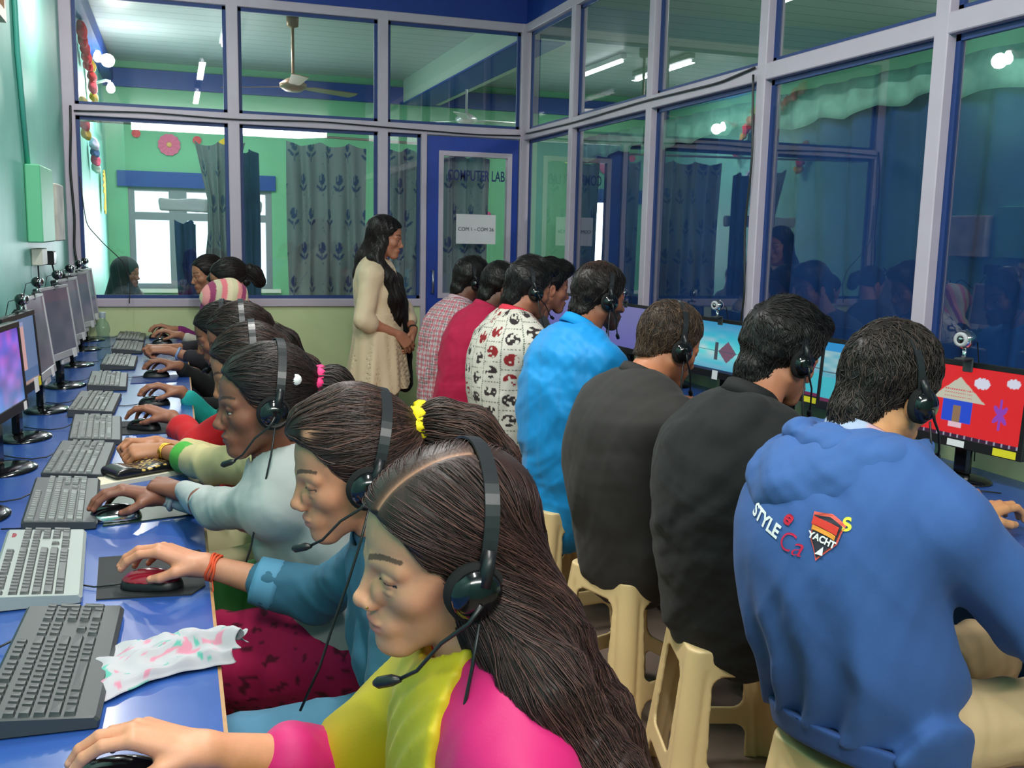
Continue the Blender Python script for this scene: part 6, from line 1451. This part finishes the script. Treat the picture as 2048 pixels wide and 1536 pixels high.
SW = person('person', 'f', (.86, -.42, 0), (1.765, 5.70, .84), (1.745, 5.715, 1.262), (1.800, 5.70, 1.408), (.90, -.30, -.16), 'standing young woman in a long cream kurta with a black scarf and long black hair', seated=False, tone=(188, 126, 98), lip=(176, 84, 84), hairc=((14, 11, 11), (44, 32, 32)), strands=1500, res=1.15, hunch=.0, hair=hair_standing, closed=True,
    hands={'R': ((1.855, 5.57, .865), nrm((.75, .2, -.75)), nrm((.4, -1, .2)), 'rest'), 'L': ((1.965, 5.66, .88), nrm((-.25, -.35, -.9)), nrm((1, -.2, .3)), 'rest')}, elbows={'R': (-.8, -.3, -.2), 'L': (.3, .8, -.2)}, width=.92,
    shirt=dict(col=(222, 198, 164), sleeve={'R': 1.16, 'L': 1.5}, g=.012, bust=1, hem=0, name='kurta', neck=.062, vee=.06, arm=.060, cuffr=.056, mat='satin', cut=.06, wr=.003), pants=dict(col=(222, 214, 196), r=(.10, .085, .075)), shoesc=(120, 90, 70))
def skirt(b):
    s = SDF()
    def fn(x, y, z):
        X = x-b.P[0]; Y = y-b.P[1]; a = X*b.s[0]+Y*b.s[1]; f = X*b.f[0]+Y*b.f[1]; t = np.clip((.98-z)/.46, 0, 1); an = np.arctan2(a, f)
        r = .150+.072*t**1.1+.012*t*np.sin(an*9+3*t)+.006*t*np.sin(an*17+1); hem = .535+.06*np.sin(an*1.+.6)+.012*np.sin(an*7)
        d = (np.sqrt((a/1.12)**2+(f/.86)**2)-r)*.85; d = np.maximum(d, -(d+.008)); return np.maximum(np.maximum(d, hem-z), z-.99)
    s.fn(fn, b.P-V(.3, .3, .36), b.P+V(.3, .3, .2)); v, q = s.mesh(.0065); v = relax(v, q, 2, .5); mkobj('kurta_skirt', v, q, np.tile(lin((222, 198, 164)), (len(v), 1)), M['satin'], b.o)
skirt(SW)
def scarf(b):
    N, t, f, sd = b.N, b.t, b.f, b.s; s = SDF()
    s.chain([N-f*.03+sd*.055+t*.01, N+sd*.075+f*.03, N+sd*.085+f*.10-t*.10, N+sd*.095+f*.125-t*.24, N+sd*.11+f*.125-t*.40, N+sd*.12+f*.115-t*.55, N+sd*.125+f*.11-t*.72], [.028, .032, .036, .036, .036, .046, .050], .02, ax=None)
    s.disp(lambda x, y, z: .004*np.sin((x+y)*130+z*8)); v, q = s.mesh(.006); c = np.tile(lin((16, 14, 16)), (len(v), 1)); mkobj('scarf', v, q, c, M['cloth'], b.o)
scarf(SW)
band(SW, 'L', .01, .025, (40, 26, 24), 'bracelet', .004, 2)
# ============================ woman behind the glass
def hair_veil(b, res, cols, strands):
    s = SDF(); s.ell((-.02, 0, .045), (.112, .092, .098)); s.cone((-.04, 0, -.0), to_head(b, b.N-b.t*.08-b.f*.04), .09, .15, .05); s.cone((-.03, 0, -.10), to_head(b, b.N+b.f*.05-b.t*.12), .07, .12, .04); s.ell((.125, 0, -.02), (.088, .06, .09), k=.01, mode='s')
    v, q = s.mesh(.006); mkobj('veil', xf(b.TH, v), q, np.tile(lin((30, 44, 46)), (len(v), 1)), M['cloth'], b.o)
GW = person('person', 'f', (1, -.35, 0), (.27, 8.75, .52), (.265, 8.76, .93), (.27, 8.75, 1.06), (.85, -.45, -.1), 'woman in a dark headscarf seated in the room behind the left glass pane', tone=(150, 96, 80), hair=hair_veil, res=1.8, shirt=dict(col=(30, 40, 46), sleeve=1.9, g=.014, bust=1, hem=.1, h=1.3), pants=dict(col=(30, 34, 40)))
stool(.29, 8.75, 0, 'cream stool under the woman behind the glass')
# ============================ stools under everyone
WL = ['the long-haired woman in pink and yellow', 'the woman in the denim shirt', 'the woman in the grey cardigan', 'the woman with gold bangles', 'the woman in the red-sleeved top', 'the woman with turquoise cuffs', 'the woman in the striped headscarf', 'the woman with clasped hands behind the headscarf', 'the almost hidden woman with the pale cuff', 'the woman in purple']
for b, l in zip((W1, W2, W3, W4, W5, W6, W7, W8, W9, W10), WL): stool(b.P[0]+.01, b.P[1], .04, 'cream plastic stool under '+l)
ML = ['the man in the checked shirt', 'the man in the crimson pullover', 'the man in dark grey with a quiff', 'the man in the printed T-shirt', 'the man in the bright blue shirt', 'the man in the grey blazer', 'the man in the black jacket', 'the man in the blue hooded sweatshirt']
for b, l, r in zip((M1, M2, M3, M4, M5, M6, M7, M8), ML, (0, 0, .1, 0, .1, .30, -.28, .1)): stool(b.P[0]+.0, b.P[1], r, 'cream plastic stool under '+l)

for (x, z, a) in ((.012, .098, .5), (-.004, .092, .35)):
    MB().tube([(x-.014, .050, z-.004), (x, .052, z), (x+.018, .048, z+.006)], .0022, 6).build('hair_clip', M['chrome'], W2.o).matrix_world = Matrix(W2.TH.tolist())
_sp = W3.P; o = MB().box((-.030, -.0012, -.012), (.030, .0012, .012)).build('stool_sticker', mat('sticker_print', (206, 150, 120), rough=.6, noise=.5, nscale=60)); o.matrix_world = Matrix(frame((_sp[0]+.01, _sp[1]-.1475, .430), (1, .04, 0), (0, -.1, 1)).tolist()); tag(o, 'small printed sticker on the stool under the woman in the grey cardigan', 'sticker')
